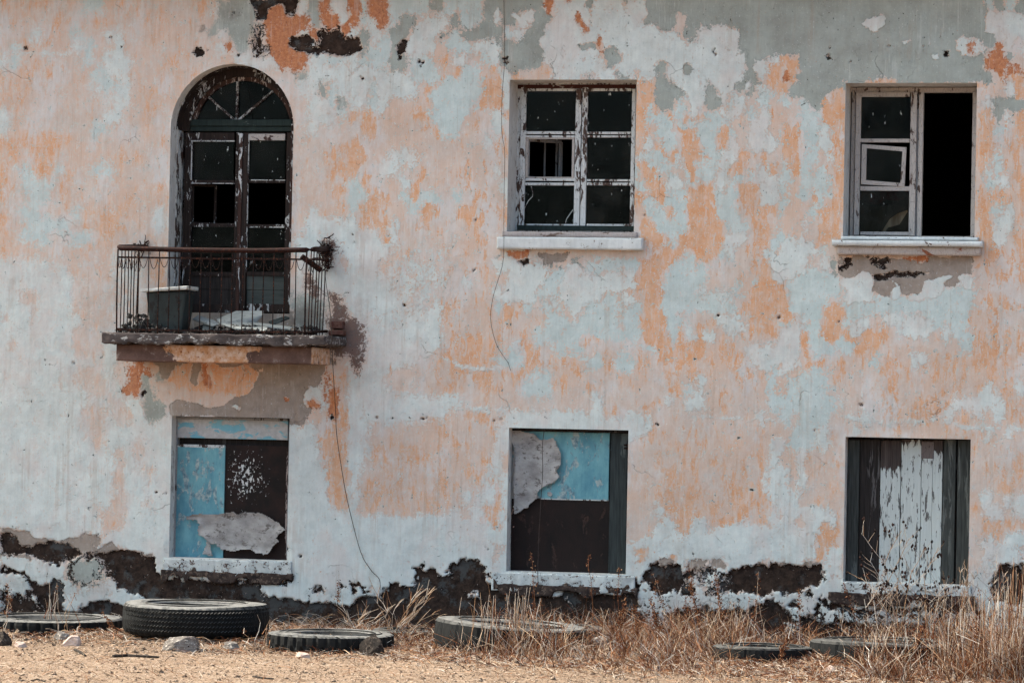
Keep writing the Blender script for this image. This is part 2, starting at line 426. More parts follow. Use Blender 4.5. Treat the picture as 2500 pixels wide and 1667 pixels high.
PATCH = [
 ('g', z1([(1400,0),(1620,0),(1640,120),(1610,250),(1560,340),(1500,300),(1460,200),(1330,240),(1330,200),(1390,120)]), 5),
 ('w', z1([(1385,190),(1440,180),(1455,240),(1400,260)]), 3),
 ('r', z1([(1690,30),(1780,20),(1830,90),(1830,220),(1850,420),(1800,440),(1740,380),(1700,260),(1670,150)]), 6),
 ('d', z1([(1600,0),(1790,0),(1770,30),(1705,60),(1700,120),(1640,140),(1620,60)]), 4),
 ('d', z1([(1630,180),(1665,180),(1670,300),(1640,350),(1615,290)]), 10),
 ('d', z1([(1835,250),(1870,232),(1960,228),(2010,262),(2068,285),(2110,250),(2180,228),(2290,255),(2305,300),(2285,340),(2150,358),(2075,325),(2020,355),(1960,358),(1925,325),(1850,290)]), 3),
 ('w', z1([(1955,285),(2000,268),(2040,290),(1985,305)]), 4),
 ('d', z1([(1222,340),(1240,305),(1272,295),(1295,330),(1280,360),(1245,365)]), 3),
 ('c', z1([(1270,165),(1300,165),(1310,195),(1280,205)]), 3),
 ('r', z1([(2170,160),(2215,145),(2235,200),(2205,240),(2175,210)]), 3),
 ('r', z1([(2060,40),(2110,100),(2120,170),(2090,200),(2040,120)]), 5),
 ('w', z1([(2220,345),(2275,340),(2270,480),(2230,470)]), 4),
 ('r', z3([(250,20),(340,0),(380,60),(360,150),(320,140),(260,120)]), 6),
 ('w', z3([(255,120),(310,130),(320,200),(310,280),(280,270),(290,190),(240,180)]), 4),
 ('d', z3([(440,290),(475,260),(522,250),(515,290),(490,325),(495,340),(440,330)]), 3),
 ('d', z3([(452,350),(470,348),(470,378),(454,378)]), 2),
 ('w', z3([(575,130),(640,105),(735,115),(740,200),(700,270),(600,300),(540,250),(560,180)]), 9),
 ('r', z3([(1385,0),(1450,0),(1430,50),(1405,80)]), 3),
 ('w', z3([(1160,110),(1200,95),(1240,105),(1300,65),(1335,70),(1325,120),(1285,140),(1270,185),(1215,200),(1205,140)]), 2.5),
 ('w', z3([(1070,60),(1090,55),(1120,110),(1085,140)]), 2.5),
 ('w', z3([(1470,0),(1560,20),(1640,10),(1660,60),(1700,120),(1760,160),(1740,300),(1735,400),(1700,480),(1640,460),(1560,450),(1450,400),(1400,330),(1365,250),(1400,160),(1450,120)]), 4),
 ('w', z3([(1700,30),(1820,0),(1900,30),(1920,120),(1860,160),(1760,160),(1680,90)]), 5),
 ('g', z3([(1600,300),(1640,275),(1700,270),(1735,300),(1690,320),(1620,315)]), 2.5),
 ('r', z3([(1570,90),(1600,85),(1630,140),(1680,200),(1640,210),(1590,150)]), 4),
 ('r', z3([(1720,220),(1755,260),(1750,315),(1715,280)]), 3),
 ('w', z3([(1910,0),(2035,0),(2030,100),(2005,180),(2090,165),(2130,205),(2210,215),(2270,255),(2265,300),(2352,290),(2352,430),(2200,420),(2130,385),(2040,420),(2020,500),(1960,440),(1940,500),(1860,480),(1830,420),(1880,390),(1880,250),(1760,310),(1750,210),(1900,150)]), 3),
 ('w', z4([(0,195),(120,210),(185,260),(180,340),(235,280),(330,280),(335,205),(400,210),(410,235),(470,200),(505,215),(500,300),(455,350),(490,420),(500,520),(470,600),(450,740),(425,740),(430,600),(385,560),(345,460),(280,460),(290,600),(280,740),(230,740),(205,600),(130,530),(80,480),(75,400),(20,390),(0,400)]), 3),
 ('g', z4([(185,400),(215,395),(238,440),(230,480),(190,470)]), 2.5),
 ('w', z4([(1314,148),(1360,120),(1400,95),(1445,88),(1468,110),(1455,155),(1412,180),(1410,205),(1370,185)]), 2),
 ('w', z4([(2097,120),(2130,80),(2190,85),(2260,70),(2352,95),(2352,180),(2300,175),(2280,240),(2230,250),(2180,210),(2100,205)]), 2.5),
 ('w', z4([(1918,260),(1960,235),(2000,255),(2060,265),(2055,300),(2020,345),(1960,340),(1920,320)]), 2.5),
 ('r', z4([(2000,280),(2030,275),(2035,340),(2000,340)]), 6),
 ('w', z4([(1575,260),(1600,250),(1625,270),(1590,282)]), 2),
 ('w', z4([(1770,340),(1800,330),(1820,370),(1785,370)]), 2.5),
 ('d', z4([(1850,320),(1875,325),(1885,355),(1855,350)]), 2), ('d', z4([(1105,345),(1122,338),(1125,370),(1105,378)]), 2),
 ('r', z4([(2140,340),(2190,330),(2240,390),(2250,480),(2200,500),(2150,440)]), 6),
 ('p', z4([(2270,260),(2310,215),(2340,260),(2320,380),(2280,390)]), 4),
 ('o', z4([(2240,470),(2352,470),(2352,620),(2310,600),(2270,520)]), 5),
 ('o', z4([(735,400),(800,400),(815,470),(770,560),(690,560),(720,500)]), 4),
 ('w', z4([(635,400),(700,380),(715,450),(690,530),(650,500)]), 4),
 ('w', z4([(570,530),(600,510),(610,590),(575,600)]), 3),
 ('p', z4([(750,610),(800,605),(820,720),(790,800),(760,870),(735,740)]), 4),
 ('b', z3([(640,590),(700,540),(760,500),(830,520),(870,560),(900,640),(870,720),(850,810),(800,800),(740,760),(680,700)]), 4),
 ('w', z5([(0,365),(200,395),(420,405),(455,480),(460,640),(480,760),(470,860),(480,980),(330,1200),(0,1200)]), 6),
 ('p', z5([(130,560),(165,535),(220,550),(260,600),(230,640),(240,760),(200,760),(190,650),(125,600)]), 6),
 ('p', z5([(50,880),(80,855),(118,900),(100,940),(60,920)]), 4), ('p', z5([(20,700),(45,695),(55,740),(25,745)]), 4),
 ('p', z5([(560,1285),(600,1260),(635,1300),(625,1370),(600,1470),(545,1480),(560,1380),(520,1320)]), 4),
 ('p', z5([(540,1030),(600,1050),(640,1100),(650,1180),(600,1200),(520,1100)]), 5),
 ('p', z5([(480,840),(520,820),(620,820),(600,900),(560,960),(490,960)]), 5),
 ('r', z5([(800,1000),(870,1010),(890,1090),(860,1200),(820,1190),(830,1100)]), 8),
 ('g', z5([(905,1080),(960,1090),(960,1170),(990,1230),(980,1320),(930,1310),(915,1200)]), 5),
 ('c', z5([(960,985),(1240,985),(1620,985),(1650,1060),(2070,1000),(2085,1050),(2060,1120),(1990,1140),(1940,1190),(1930,1260),(1960,1330),(1880,1350),(1080,1350),(1070,1270),(1120,1230),(1200,1250),(1300,1280),(1420,1270),(1500,1210),(1580,1190),(1630,1110),(1640,1060),(1600,1020),(1560,1000),(1300,1010),(1240,1160),(1215,1120),(1250,1000),(1120,1010),(1070,1120),(1030,1110),(1030,1030)]), 3),
 ('o', z5([(1130,1010),(1215,1010),(1200,1100),(1240,1165),(1290,1060),(1340,1010),(1400,1030),(1500,1030),(1560,1000),(1600,1030),(1640,1075),(1630,1120),(1570,1190),(1480,1180),(1400,1170),(1330,1180),(1240,1180),(1130,1150),(1075,1110)]), 3),
 ('c', z5([(1245,1000),(1265,1040),(1245,1160),(1215,1130),(1225,1060)]), 3),
 ('r', z5([(1280,1010),(1330,1010),(1320,1070),(1350,1130),(1345,1170),(1300,1150),(1285,1090)]), 3),
 ('p', z5([(975,1130),(1080,1140),(1240,1190),(1400,1190),(1560,1200),(1490,1220),(1420,1270),(1310,1285),(1200,1250),(1120,1225),(1060,1270),(1000,1240)]), 5),
 ('w', z5([(1940,1190),(1975,1155),(2050,1170),(2060,1230),(1990,1240),(1950,1280),(1930,1240)]), 3),
 ('r', z5([(1960,1250),(2000,1240),(2035,1270),(2010,1300),(1965,1290)]), 4), ('r', z5([(1815,1220),(1840,1215),(1850,1245),(1820,1250)]), 2.5),
 ('r', z5([(2065,1100),(2095,1010),(2095,1100),(2075,1240),(2060,1220)]), 6),
 ('w', z5([(1465,1285),(1500,1275),(1550,1290),(1530,1315),(1490,1305)]), 2),
 # brown damp stain beside the balcony
 ('s', z2([(1890,670),(1950,680),(2000,730),(2050,850),(2150,870),(2200,960),(2200,1040),(2190,1150),(2150,1220),(2120,1330),(2080,1250),(2040,1160),(1960,1190),(1920,1150),(1930,1000),(1900,850)]), 5),
 ('s', z2([(1700,510),(1760,540),(1850,680),(1850,760),(1750,740),(1710,600)]), 7),
 ('s', z2([(1870,290),(1920,280),(1950,340),(1930,430),(1870,420)]), 16),
 ('g', z2([(1592,700),(1720,680),(1880,740),(1895,985),(1592,985)]), 12),
 ('o', z2([(525,360),(645,370),(650,560),(640,620),(550,620),(530,500)]), 8),
 ('w', z2([(280,420),(440,420),(440,760),(300,800)]), 20),
 # under the middle upper sill
 ('r', z6([(1140,285),(1290,290),(1280,330),(1240,340),(1150,320)]), 4), ('d', z6([(1210,350),(1285,340),(1275,390),(1240,395)]), 3),
 ('c', z6([(1340,310),(1540,310),(1530,365),(1400,365),(1340,340)]), 8),
 ('w', z6([(1130,380),(1420,400),(1410,440),(1380,510),(1340,560),(1270,570),(1140,580)]), 5),
 ('b', z6([(1390,470),(1440,400),(1540,400),(1500,480),(1470,520),(1490,580),(1330,580)]), 5),
 ('w', z6([(1460,530),(1510,480),(1530,380),(1600,380),(1620,450),(1700,470),(1780,435),(1900,440),(1905,490),(1860,530),(1770,545),(1720,620),(1660,590),(1660,650),(1600,700),(1560,860),(1550,700),(1500,600)]), 4),
 ('b', z6([(1330,800),(1450,690),(1480,620),(1500,700),(1560,760),(1640,680),(1720,640),(1780,560),(1880,560),(1850,700),(1870,760),(1850,860),(1760,850),(1650,820),(1520,950),(1480,850)]), 5),
 ('b', z6([(1880,680),(1940,640),(2005,600),(2000,860),(1960,890),(1890,850)]), 5),
 ('o', z6([(1900,540),(1960,530),(1950,575),(1920,585)]), 3),
 ('o', z6([(2010,340),(2160,350),(2180,420),(2120,520),(2130,650),(2180,780),(2190,900),(2050,900),(2000,850),(2010,700),(2010,540),(1960,480)]), 5),
 ('b', z6([(2180,420),(2280,320),(2352,330),(2352,680),(2240,690),(2230,860),(2205,920),(2170,760),(2130,640),(2140,500)]), 5),
 ('w', z6([(1100,955),(1105,955),(1150,960),(1150,970),(1100,975)]), 3),
 # around the right upper window
 ('o', z4([(210,1190),(280,1190),(370,1160),(380,1210),(340,1260),(360,1340),(350,1420),(430,1470),(430,1568),(210,1568),(205,1400),(220,1290)]), 3),
 ('o', z4([(180,830),(265,820),(275,880),(240,1000),(270,1160),(230,1150),(180,1000),(160,900)]), 4),
 ('o', z4([(410,810),(465,810),(470,900),(430,950),(400,940)]), 3.5), ('o', z4([(800,800),(905,780),(900,900),(880,1000),(890,1100),(850,1070),(800,970)]), 4),
 ('o', z4([(520,1160),(660,1180),(650,1280),(590,1310),(520,1280)]), 4), ('o', z4([(660,1310),(730,1320),(720,1568),(635,1568),(640,1430)]), 4),
 ('p', z4([(500,790),(540,730),(595,740),(590,820),(550,870),(505,830)]), 4),
 ('p', z4([(820,1310),(940,1310),(950,1420),(910,1520),(820,1480),(795,1420)]), 5),
 ('o', z4([(1150,560),(1200,540),(1195,900),(1190,1200),(1180,1540),(1050,1540),(1110,1300),(1130,1000),(1120,700)]), 12),
 ('o', z7([(210,0),(380,0),(430,150),(420,260),(390,340),(270,370),(230,280),(200,240),(230,100)]), 3),
 ('o', z7([(595,400),(640,300),(665,370),(720,440),(700,500),(840,480),(860,600),(840,680),(910,740),(830,760),(690,690),(500,680),(560,600),(640,540),(660,500)]), 4),
 ('w', z7([(730,300),(850,310),(860,270),(950,290),(990,350),(950,470),(890,430),(860,490),(780,500),(745,470)]), 3),
 ('b', z7([(840,500),(990,400),(1100,430),(1180,480),(1200,560),(1100,590),(1050,700),(1040,790),(1010,900),(960,730),(880,690)]), 5),
 ('o', z7([(1060,700),(1110,590),(1200,660),(1225,710),(1170,760),(1140,790),(1290,860),(1380,800),(1350,930),(1200,940),(1110,880),(1060,850)]), 4),
 ('b', z7([(1145,870),(1200,840),(1275,910),(1250,950),(1180,940)]), 3),
 ('p', z7([(640,360),(600,560),(500,650),(560,480),(440,560),(420,440),(560,300)]), 6),
 ('b', z7([(1180,480),(2030,520),(2030,640),(1990,760),(1900,740),(1700,680),(1450,700),(1230,720),(1200,620)]), 5),
 ('c', z7([(1170,325),(2025,330),(2030,440),(1900,520),(1700,560),(1450,590),(1200,480),(1160,420)]), 4),
 ('w', z7([(1170,480),(1260,470),(1300,440),(1370,435),(1405,480),(1380,540),(1400,620),(1280,630),(1210,630),(1230,560),(1200,510)]), 2),
 ('w', z7([(1510,480),(1560,540),(1570,600),(1530,610),(1495,560),(1530,540)]), 2),
 ('w', z7([(1600,590),(1700,560),(1710,480),(1800,475),(1870,450),(1910,460),(1840,500),(1820,590),(1700,620),(1620,610)]), 2),
 ('w', z7([(1935,460),(1975,435),(2030,460),(2020,540),(1980,530)]), 2),
 ('d', z7([(1385,455),(1500,435),(1700,440),(1750,445),(1620,465),(1500,470),(1440,478)]), 2.5),
 ('d', z7([(1200,340),(1255,340),(1255,390),(1180,410),(1160,395),(1205,380)]), 4), ('d', z7([(1350,330),(1480,335),(1500,370),(1460,410),(1420,390),(1380,360)]), 5),
 ('r', z7([(1500,335),(1640,330),(1720,325),(1740,345),(1700,370),(1640,350),(1560,345)]), 4),
 ('w', z7([(740,900),(800,850),(860,840),(840,960),(760,1000),(705,1010)]), 4),
 ('b', z7([(860,1140),(960,1130),(1060,1150),(1080,1280),(980,1300),(880,1300),(840,1200)]), 22),
 ('w', z6([(230,860),(560,880),(640,400),(300,400)]), 60),
 # white lower band
 ('w', ov([(870,1190),(1000,1180),(1120,1200),(1140,1240),(1130,1310),(960,1310),(850,1290),(700,1290),(680,1180),(740,1160)]), 5),
 ('w', zy6([(0,830),(200,830),(310,880),(330,960),(280,1000),(320,1080),(250,1100),(0,1110)]), 4),
 ('w', zy6([(1370,1010),(1440,1000),(1530,960),(1560,900),(1620,870),(1690,920),(1700,1000),(1882,960),(1882,1090),(1740,1100),(1640,1110),(1500,1080),(1400,1070)]), 4),
 ('w', ov([(1560,1240),(1700,1200),(1790,1215),(1850,1170),(1880,1200),(1900,1160),(1930,1200),(1890,1250),(1880,1280),(1700,1290),(1640,1270),(1560,1270)]), 4),
 ('w', zy7([(150,740),(240,730),(360,745),(300,820),(330,870),(280,960),(270,1080),(240,1125),(190,1080),(110,1050),(100,1130),(0,1130),(0,980),(60,940),(60,840),(130,820)]), 4),
 ('w', zy7([(395,1070),(430,1050),(480,1070),(480,1300),(400,1290)]), 3),
 ('o', zy7([(290,960),(350,860),(400,870),(450,960),(440,1040),(390,1100),(380,1180),(280,1120)]), 5),
 ('p', zy7([(120,860),(170,830),(220,870),(190,905),(140,890)]), 3), ('p', zy7([(215,955),(240,950),(240,980),(220,985)]), 2),
 ('o', zy6([(1410,1090),(1450,1060),(1540,1080),(1480,1120),(1460,1180),(1410,1190)]), 4),
 # dark bare render at the foot of the wall
 ('c', zy1([(0,680),(60,690),(140,700),(200,730),(340,750),(470,740),(560,790),(640,750),(690,800),(860,820),(860,850),(0,850)]), 3),
 ('d', zy1([(0,700),(60,715),(130,790),(230,770),(300,750),(370,770),(430,800),(480,830),(520,810),(700,805),(830,830),(880,860),(900,920),(960,970),(1480,990),(1520,1090),(1500,1130),(850,1100),(780,1060),(700,1030),(640,970),(590,950),(560,990),(440,1010),(400,960),(380,880),(300,880),(200,850),(140,810),(60,850),(0,820)]), 3),
 ('g', zy1([(385,870),(480,845),(560,850),(600,950),(560,985),(450,1005),(405,960)]), 12),
 ('d', zy1([(0,895),(60,910),(150,940),(200,985),(240,995),(340,975),(372,1020),(360,1090),(340,1150),(240,1130),(215,1060),(185,1090),(130,1075),(160,1050),(180,1020),(150,960),(90,950),(0,930)]), 3),
 ('d', zy1([(0,1030),(60,1060),(120,1075),(200,1100),(300,1160),(0,1180)]), 8),
 ('d', zy1([(450,1150),(510,1100),(600,1095),(720,1130),(760,1250),(0,1300),(0,1170),(300,1150)]), 3),
 ('d', s2([(0,60),(60,70),(150,90),(230,75),(300,80),(320,70),(385,75),(385,160),(300,160),(0,150)]), 3),
 ('w', s2([(190,110),(240,82),(300,80),(310,135),(220,140)]), 3),
 ('d', s2([(530,200),(600,160),(630,150),(635,190),(590,220),(540,225)]), 4), ('d', s2([(780,180),(810,178),(808,205),(785,200)]), 2),
 ('d', s2([(860,140),(920,140),(1030,190),(980,190),(900,160),(870,160),(890,220),(850,215)]), 3),
 ('d', s2([(-20,120),(60,170),(160,290),(250,260),(400,280),(560,290),(700,315),(860,310),(920,260),(1000,255),(1110,260),(1180,160),(1260,145),(1330,180),(1380,160),(1385,20),(1440,0),(1500,40),(1560,50),(1660,110),(1690,80),(1640,30),(1700,0),(1900,-10),(1990,60),(1990,160),(2040,165),(2300,170),(2352,200),(2352,620),(-20,620)]), 3),
 ('d', zy6([(0,1215),(50,1200),(90,1150),(130,1140),(160,1165),(220,1150),(240,1210),(290,1290),(290,1330),(350,1340),(560,1350),(600,1568),(0,1568)]), 3),
 ('w', s2([(1840,230),(1880,200),(1915,250),(1890,275),(1850,270)]), 4),
 ('d', s3([(0,160),(250,165),(380,185),(430,235),(560,240),(590,205),(700,180),(740,215),(800,195),(900,190),(1080,245),(1100,180),(1140,140),(1220,105),(1230,160),(1190,230),(1180,270),(1240,340),(1130,350),(1200,380),(1280,480),(1300,700),(0,700)]), 3),
 ('c', s3([(595,255),(640,290),(680,350),(665,360),(625,320)]), 3), ('c', s3([(250,190),(330,180),(370,210),(340,240),(280,225)]), 4),
 ('d', zy6([(1505,1190),(1560,1165),(1640,1185),(1750,1180),(1765,1240),(1850,1215),(1882,1190),(1882,1400),(1760,1390),(1700,1380),(1600,1410),(1510,1400),(1530,1350),(1480,1300)]), 3),
 ('d', s3([(1540,60),(1700,40),(1780,0),(1900,50),(2050,30),(2200,0),(2352,-20),(2352,215),(2200,240),(1900,225),(1800,245),(1700,195),(1560,210)]), 4),
 ('w', s3([(1600,120),(1680,100),(1700,160),(1620,170)]), 8), ('w', s3([(1760,110),(1800,60),(1900,60),(1840,150),(1870,200),(1760,200)]), 14),
 ('d', s3([(1500,540),(1480,400),(1600,350),(1690,360),(1690,430),(1720,330),(1900,380),(2100,360),(2210,300),(2352,300),(2352,700),(1300,700)]), 4),
 ('d', s4([(0,40),(100,30),(150,60),(220,20),(330,-10),(500,20),(600,10),(650,-5),(700,20),(715,100),(650,170),(560,200),(480,225),(360,245),(240,200),(0,235)]), 3),
 ('d', s4([(180,310),(290,290),(400,340),(480,450),(400,500),(420,620),(0,640),(0,370),(100,370)]), 4), ('d', s4([(440,285),(500,310),(500,350),(440,340)]), 3),
 ('d', s4([(560,225),(590,220),(605,265),(565,262)]), 3), ('d', s4([(620,330),(650,310),(668,340),(650,440),(610,420)]), 4),
 ('d', s4([(525,440),(580,410),(680,480),(800,475),(1000,490),(1100,480),(1300,490),(1500,470),(1560,560),(2352,560),(2352,800),(525,700)]), 3),
 ('d', s4([(690,265),(750,285),(850,330),(1000,345),(1250,345),(1500,350),(1900,300),(1980,380),(1600,395),(1400,370),(1280,400),(1150,375),(1100,405),(960,400),(920,380),(800,360),(690,320)]), 3),
 ('d', s4([(820,430),(860,425),(865,460),(820,470)]), 3),
 ('d', s4([(2150,0),(2200,-20),(2352,0),(2400,0),(2700,0),(2700,330),(2352,330),(2130,310),(2075,190),(2090,90)]), 3),
 ('w', zy7([(1560,1000),(1882,1000),(1882,1180),(1640,1180),(1600,1330),(1560,1330)]), 14),
]
PATCH += [
 ('c', [(405,758),(715,758),(720,815),(405,815)], 4),
 ('s', z2([(1880,860),(2000,840),(2090,900),(2160,1000),(2130,1120),(2060,1130),(1950,1180),(1890,1100)]), 8),
 ('w', z6([(720,980),(860,1020),(980,1038),(1150,1038),(1150,1054),(980,1058),(850,1040)]), 2.5),
 ('w', z6([(430,1270),(700,1290),(1000,1300),(1400,1300),(1400,1312),(1000,1312),(700,1302)]), 4),
 ('w', z7([(300,1350),(500,1360),(760,1368),(760,1378),(500,1374),(300,1362)]), 3), ('w', z7([(1180,1330),(1500,1390),(1900,1350),(1900,1362),(1500,1404),(1180,1345)]), 4),
 ('w', z7([(1900,1400),(2200,1425),(2352,1430),(2352,1440),(2200,1438),(1900,1412)]), 3),
 ('w', z1([(0,335),(450,330),(450,342),(0,347)]), 3),
]
PATCH += dots([(1755,770,3.5),(1898,775,3),(2102,988,3.2),(64,118,3),(72,121,2.5),(76,118,2),(292,118,2),(505,121,2.2),(582,133,2),(1234,142,3),(1240,150,2.5),(1232,150,2),(1741,130,3),(1748,136,3),(1745,124,2),(2028,118,2),
 (2078,152,2),(2170,116,2),(2254,116,2),(1574,530,2.5),(1030,1026,2.5),(1202,1026,2.6),(1222,1020,2),(810,1018,4),(916,1020,2),(955,1021,2),(1000,1019,2),(1040,1018,2),(1090,1020,2),(1600,1036,3),(1606,1042,2.5),(1990,1052,2.2),
 (1918,971,1.8),(862,573,1.8),(866,592,1.8),(1160,540,2),(984,744,3),(380,1198,2.5),(400,1198,2),(178,886,3),(2048,788,2),(270,88,2.5),(885,190,3),(880,185,2),(1030,150,3),(1022,146,3),(1024,158,2),(346,963,4),(352,958,3),(1160,660,3),(700,1340,3),(735,1357,3)])

# ------------------------------------------------------------------ materials of the setting
def wall_material():
    g = G('layered_plaster')
    a = g.attr('lay_a'); b = g.attr('lay_b'); c = g.attr('lay_c')
    sa = g.sep(a.outputs['Color']); sb = g.sep(b.outputs['Color']); sc = g.sep(c.outputs['Color'])
    O, Bl, Wh = sa[0], sa[1], sa[2]; Gr, Ce, Ru = sb[0], sb[1], sb[2]; Dk, Cr, So = sc[0], sc[1], sc[2]
    nf = g.math('ADD', g.math('MULTIPLY', g.noise(13, 4, 0.8, None, 0.5), 0.62), g.math('MULTIPLY', g.noise(48, 2, 0.8), 0.38))
    nstk = g.noise(17, 6, 0.7, g.mapv((1, 1, 0.32)), 0.4)
    nm = g.noise(9, 5, 0.82, g.mapv((1, 1, 0.7)), 0.4)
    nw_ = g.math('ADD', g.math('MULTIPLY', g.noise(11, 4, 0.8, g.mapv((1, 1, .7), (7, 3, 2)), 0.5), 0.6), g.math('MULTIPLY', g.noise(52, 2, 0.8, g.mapv((1, 1, 1), (1, 8, 2))), 0.4))
    ng = g.noise(120, 3, 0.6)
    def m(field, n, amp, w, th=0.5):
        f = g.math('MULTIPLY_ADD', g.math('SUBTRACT', n, 0.5), amp, field)
        d = g.math('DIVIDE', g.math('SUBTRACT', f, th), w)
        return g.math('ADD', d, 0.5, clamp=True)
    soft = g.math('MULTIPLY_ADD', So, 0.62, 0.05)       # edge width
    softh = g.math('MULTIPLY_ADD', So, 0.5, 0.035)
    O = g.math('MULTIPLY_ADD', O, .70, .15); Bl = g.math('MULTIPLY_ADD', Bl, .72, .14); Wh = g.math('MULTIPLY_ADD', Wh, .82, .09)
    mo = m(O, g.math('ADD', g.math('MULTIPLY', nstk, .6), g.math('MULTIPLY', nf, .4)), 4.3, g.math('ADD', g.math('MULTIPLY', soft, .7), 0.17)); mb = m(Bl, nf, 4.0, g.math('ADD', softh, 0.06)); mw = m(Wh, nw_, 3.8, g.math('ADD', softh, 0.09))
    mg = m(Gr, nf, 2.7, g.math('ADD', softh, 0.04)); mc = m(Ce, nf, 1.5, softh); mr = m(Ru, nf, 2.6, 0.16); md = m(Dk, nf, 3.4, 0.10)
    d4 = g.attr('lay_d'); ms = m(g.sep(d4.outputs['Color'])[0], nf, 2.8, 0.25)
    # colour of each layer
    base = g.mix(g.ramp(nm, 0.35, 0.7), lin('cfb9ac'), lin('d6cac2'))
    base = g.mix(g.math('MULTIPLY', g.ramp(g.noise(2.2, 4, 0.6), 0.45, 0.62), 0.55), base, lin('d9b49d'))
    base = g.mix(g.math('MULTIPLY', g.ramp(g.noise(3.1, 5, 0.7, g.mapv((1, 1, .6), (4, 4, 9))), 0.50, 0.62), 0.6), base, lin('d6d4d4'))
    oc = g.mix(g.ramp(g.noise(9, 5, 0.75), 0.38, 0.6), lin('d99f76'), lin('dab399'))
    oc = g.mix(g.math('MULTIPLY', g.ramp(g.noise(24, 4, 0.8, g.mapv((1, 1, .25))), 0.54, 0.62), .6), oc, lin('d8c4ba'))
    bc = g.mix(g.ramp(g.noise(7, 5, 0.75), 0.38, 0.62), lin('bcc8c6'), lin('ccd5d3'))
    wc = g.mix(g.ramp(g.noise(6, 5, 0.75), 0.36, 0.62), lin('c6cecc'), lin('d9dfdc'))
    wc = g.mix(g.math('MULTIPLY', g.ramp(g.noise(2.7, 5, .7, g.mapv((1, 1, .7), (9, 1, 3))), .48, .62), .45), wc, lin('d4c3bd'))
    zz = g.xyz()[2]
    gc = g.mix(g.ramp(g.noise(3, 6, 0.7), 0.3, 0.7), lin('93968f'), lin('b0b6b1'))
    cc = g.mix(g.ramp(g.noise(9, 6, 0.7), 0.3, 0.7), lin('8f8279'), lin('a79a90'))
    rc = g.mix(g.ramp(g.noise(30, 6, 0.75), 0.3, 0.7), lin('a4572f'), lin('cf8a5c'))
    dc = g.mix(g.ramp(g.noise(14, 7, 0.75), 0.3, 0.7), lin('1a1514'), lin('4a3b33'))
    col = g.mix(mo, base, oc); col = g.mix(mb, col, bc); col = g.mix(g.math('MULTIPLY', mw, 0.93), col, wc)
    col = g.mix(mg, col, gc); col = g.mix(mc, col, cc); col = g.mix(g.math('MULTIPLY', mr, 0.9), col, rc)
    # fine vertical brushing / rain runs, tiny flakes, pits
    runs = g.noise(38, 5, 0.7, g.mapv((1, 1, 0.09)))
    col = g.mul(col, g.math('MULTIPLY_ADD', runs, 0.20, 0.90))
    stk = g.math('MULTIPLY', g.ramp(g.noise(13, 4, .75, g.mapv((1, 1, .035), (5, 0, 1))), .53, .60), g.ramp(g.noise(1.3, 4, .7, None, .3), .46, .58))
    col = g.mix(g.math('MULTIPLY', stk, .22), col, lin('a5876f'))
    stk2 = g.math('MULTIPLY', g.ramp(g.noise(21, 4, .8, g.mapv((1, 1, .06), (1, 0, 7))), .55, .60), g.ramp(g.noise(1.7, 4, .7, g.mapv((1, 1, 1), (7, 2, 2))), .47, .56))
    col = g.mix(g.math('MULTIPLY', stk2, .25), col, lin('d9d8d4'))
    col = g.mix(g.math('MULTIPLY', g.ramp(g.noise(.9, 5, .7, g.mapv((1, 1, 1.3), (3, 8, 8))), .47, .66), .16), col, lin('8d7f74'))
    fl = g.ramp(g.noise(70, 4, 0.75, g.mapv((1, 1, 0.6))), 0.66, 0.70)
    col = g.mix(g.math('MULTIPLY', fl, 0.4), col, lin('dadcdc'))
    col = g.mix(g.math('MULTIPLY', g.ramp(g.noise(55, 4, 0.8, g.mapv((1, 1, 0.6), (3, 1, 5))), 0.68, 0.73), 0.45), col, lin('c08a66'))
    grime_shade = g.math('MULTIPLY', Cr, 0.8)
    gr = g.math('MULTIPLY', g.ramp(g.math('MULTIPLY_ADD', g.math('SUBTRACT', nf, 0.5), 1.3, Cr), 0.35, 1.0), 0.75)
    col = g.mix(gr, col, lin('6b625c'))
    col = g.mix(g.math('MULTIPLY', ms, .85), col, g.mix(g.ramp(nf, .4, .6), lin('3f2c28'), lin('66483f')))
    dc = g.mix(g.math('MULTIPLY', g.ramp(g.noise(4.5, 5, .75, g.mapv((1, 1, 1), (3, 3, 3))), .53, .60), .8), dc, lin('4e4f4f'))
    col = g.mix(md, col, dc)
    pits = g.ramp(g.math('ADD', g.voro(5.5), g.math('MULTIPLY', g.noise(40, 3), 0.02)), 0.016, 0.028)
    pits2 = g.ramp(g.voro(23, g.mapv((1, 1, 1), (2, 0, 7))), 0.05, 0.09)
    pick = g.ramp(g.noise(2.5, 3), 0.54, 0.60)
    pm = g.math('MULTIPLY', g.math('SUBTRACT', 1.0, pits), 0.9)
    pm2 = g.math('MULTIPLY', g.math('MULTIPLY', g.math('SUBTRACT', 1.0, pits2), pick), 0.55)
    col = g.mix(g.math('MAXIMUM', pm, pm2), col, lin('3a2f2b'))
    # hairline cracks
    wv = g.n('ShaderNodeVectorMath', operation='ADD'); 
    nv = g.n('ShaderNodeTexNoise'); nv.inputs['Scale'].default_value = 6; nv.inputs['Detail'].default_value = 6
    g.put(nv.inputs['Vector'], g.co)
    sv = g.n('ShaderNodeVectorMath', operation='SCALE'); g.put(sv.inputs[0], nv.outputs['Color']); sv.inputs[3].default_value = 0.22
    g.put(wv.inputs[0], g.co); g.put(wv.inputs[1], sv.outputs[0])
    ck = g.voro(1.5, wv.outputs[0], 'DISTANCE_TO_EDGE')
    ckm = g.math('MULTIPLY', g.math('SUBTRACT', 1.0, g.ramp(ck, 0.0015, 0.0045)), g.ramp(g.noise(1.7, 3), 0.58, 0.64))
    col = g.mix(g.math('MULTIPLY', ckm, 0.35), col, lin('5b4a42'))
    # relief: every layer is a skin on the one below
    h = g.math('MULTIPLY', mw, 0.9)
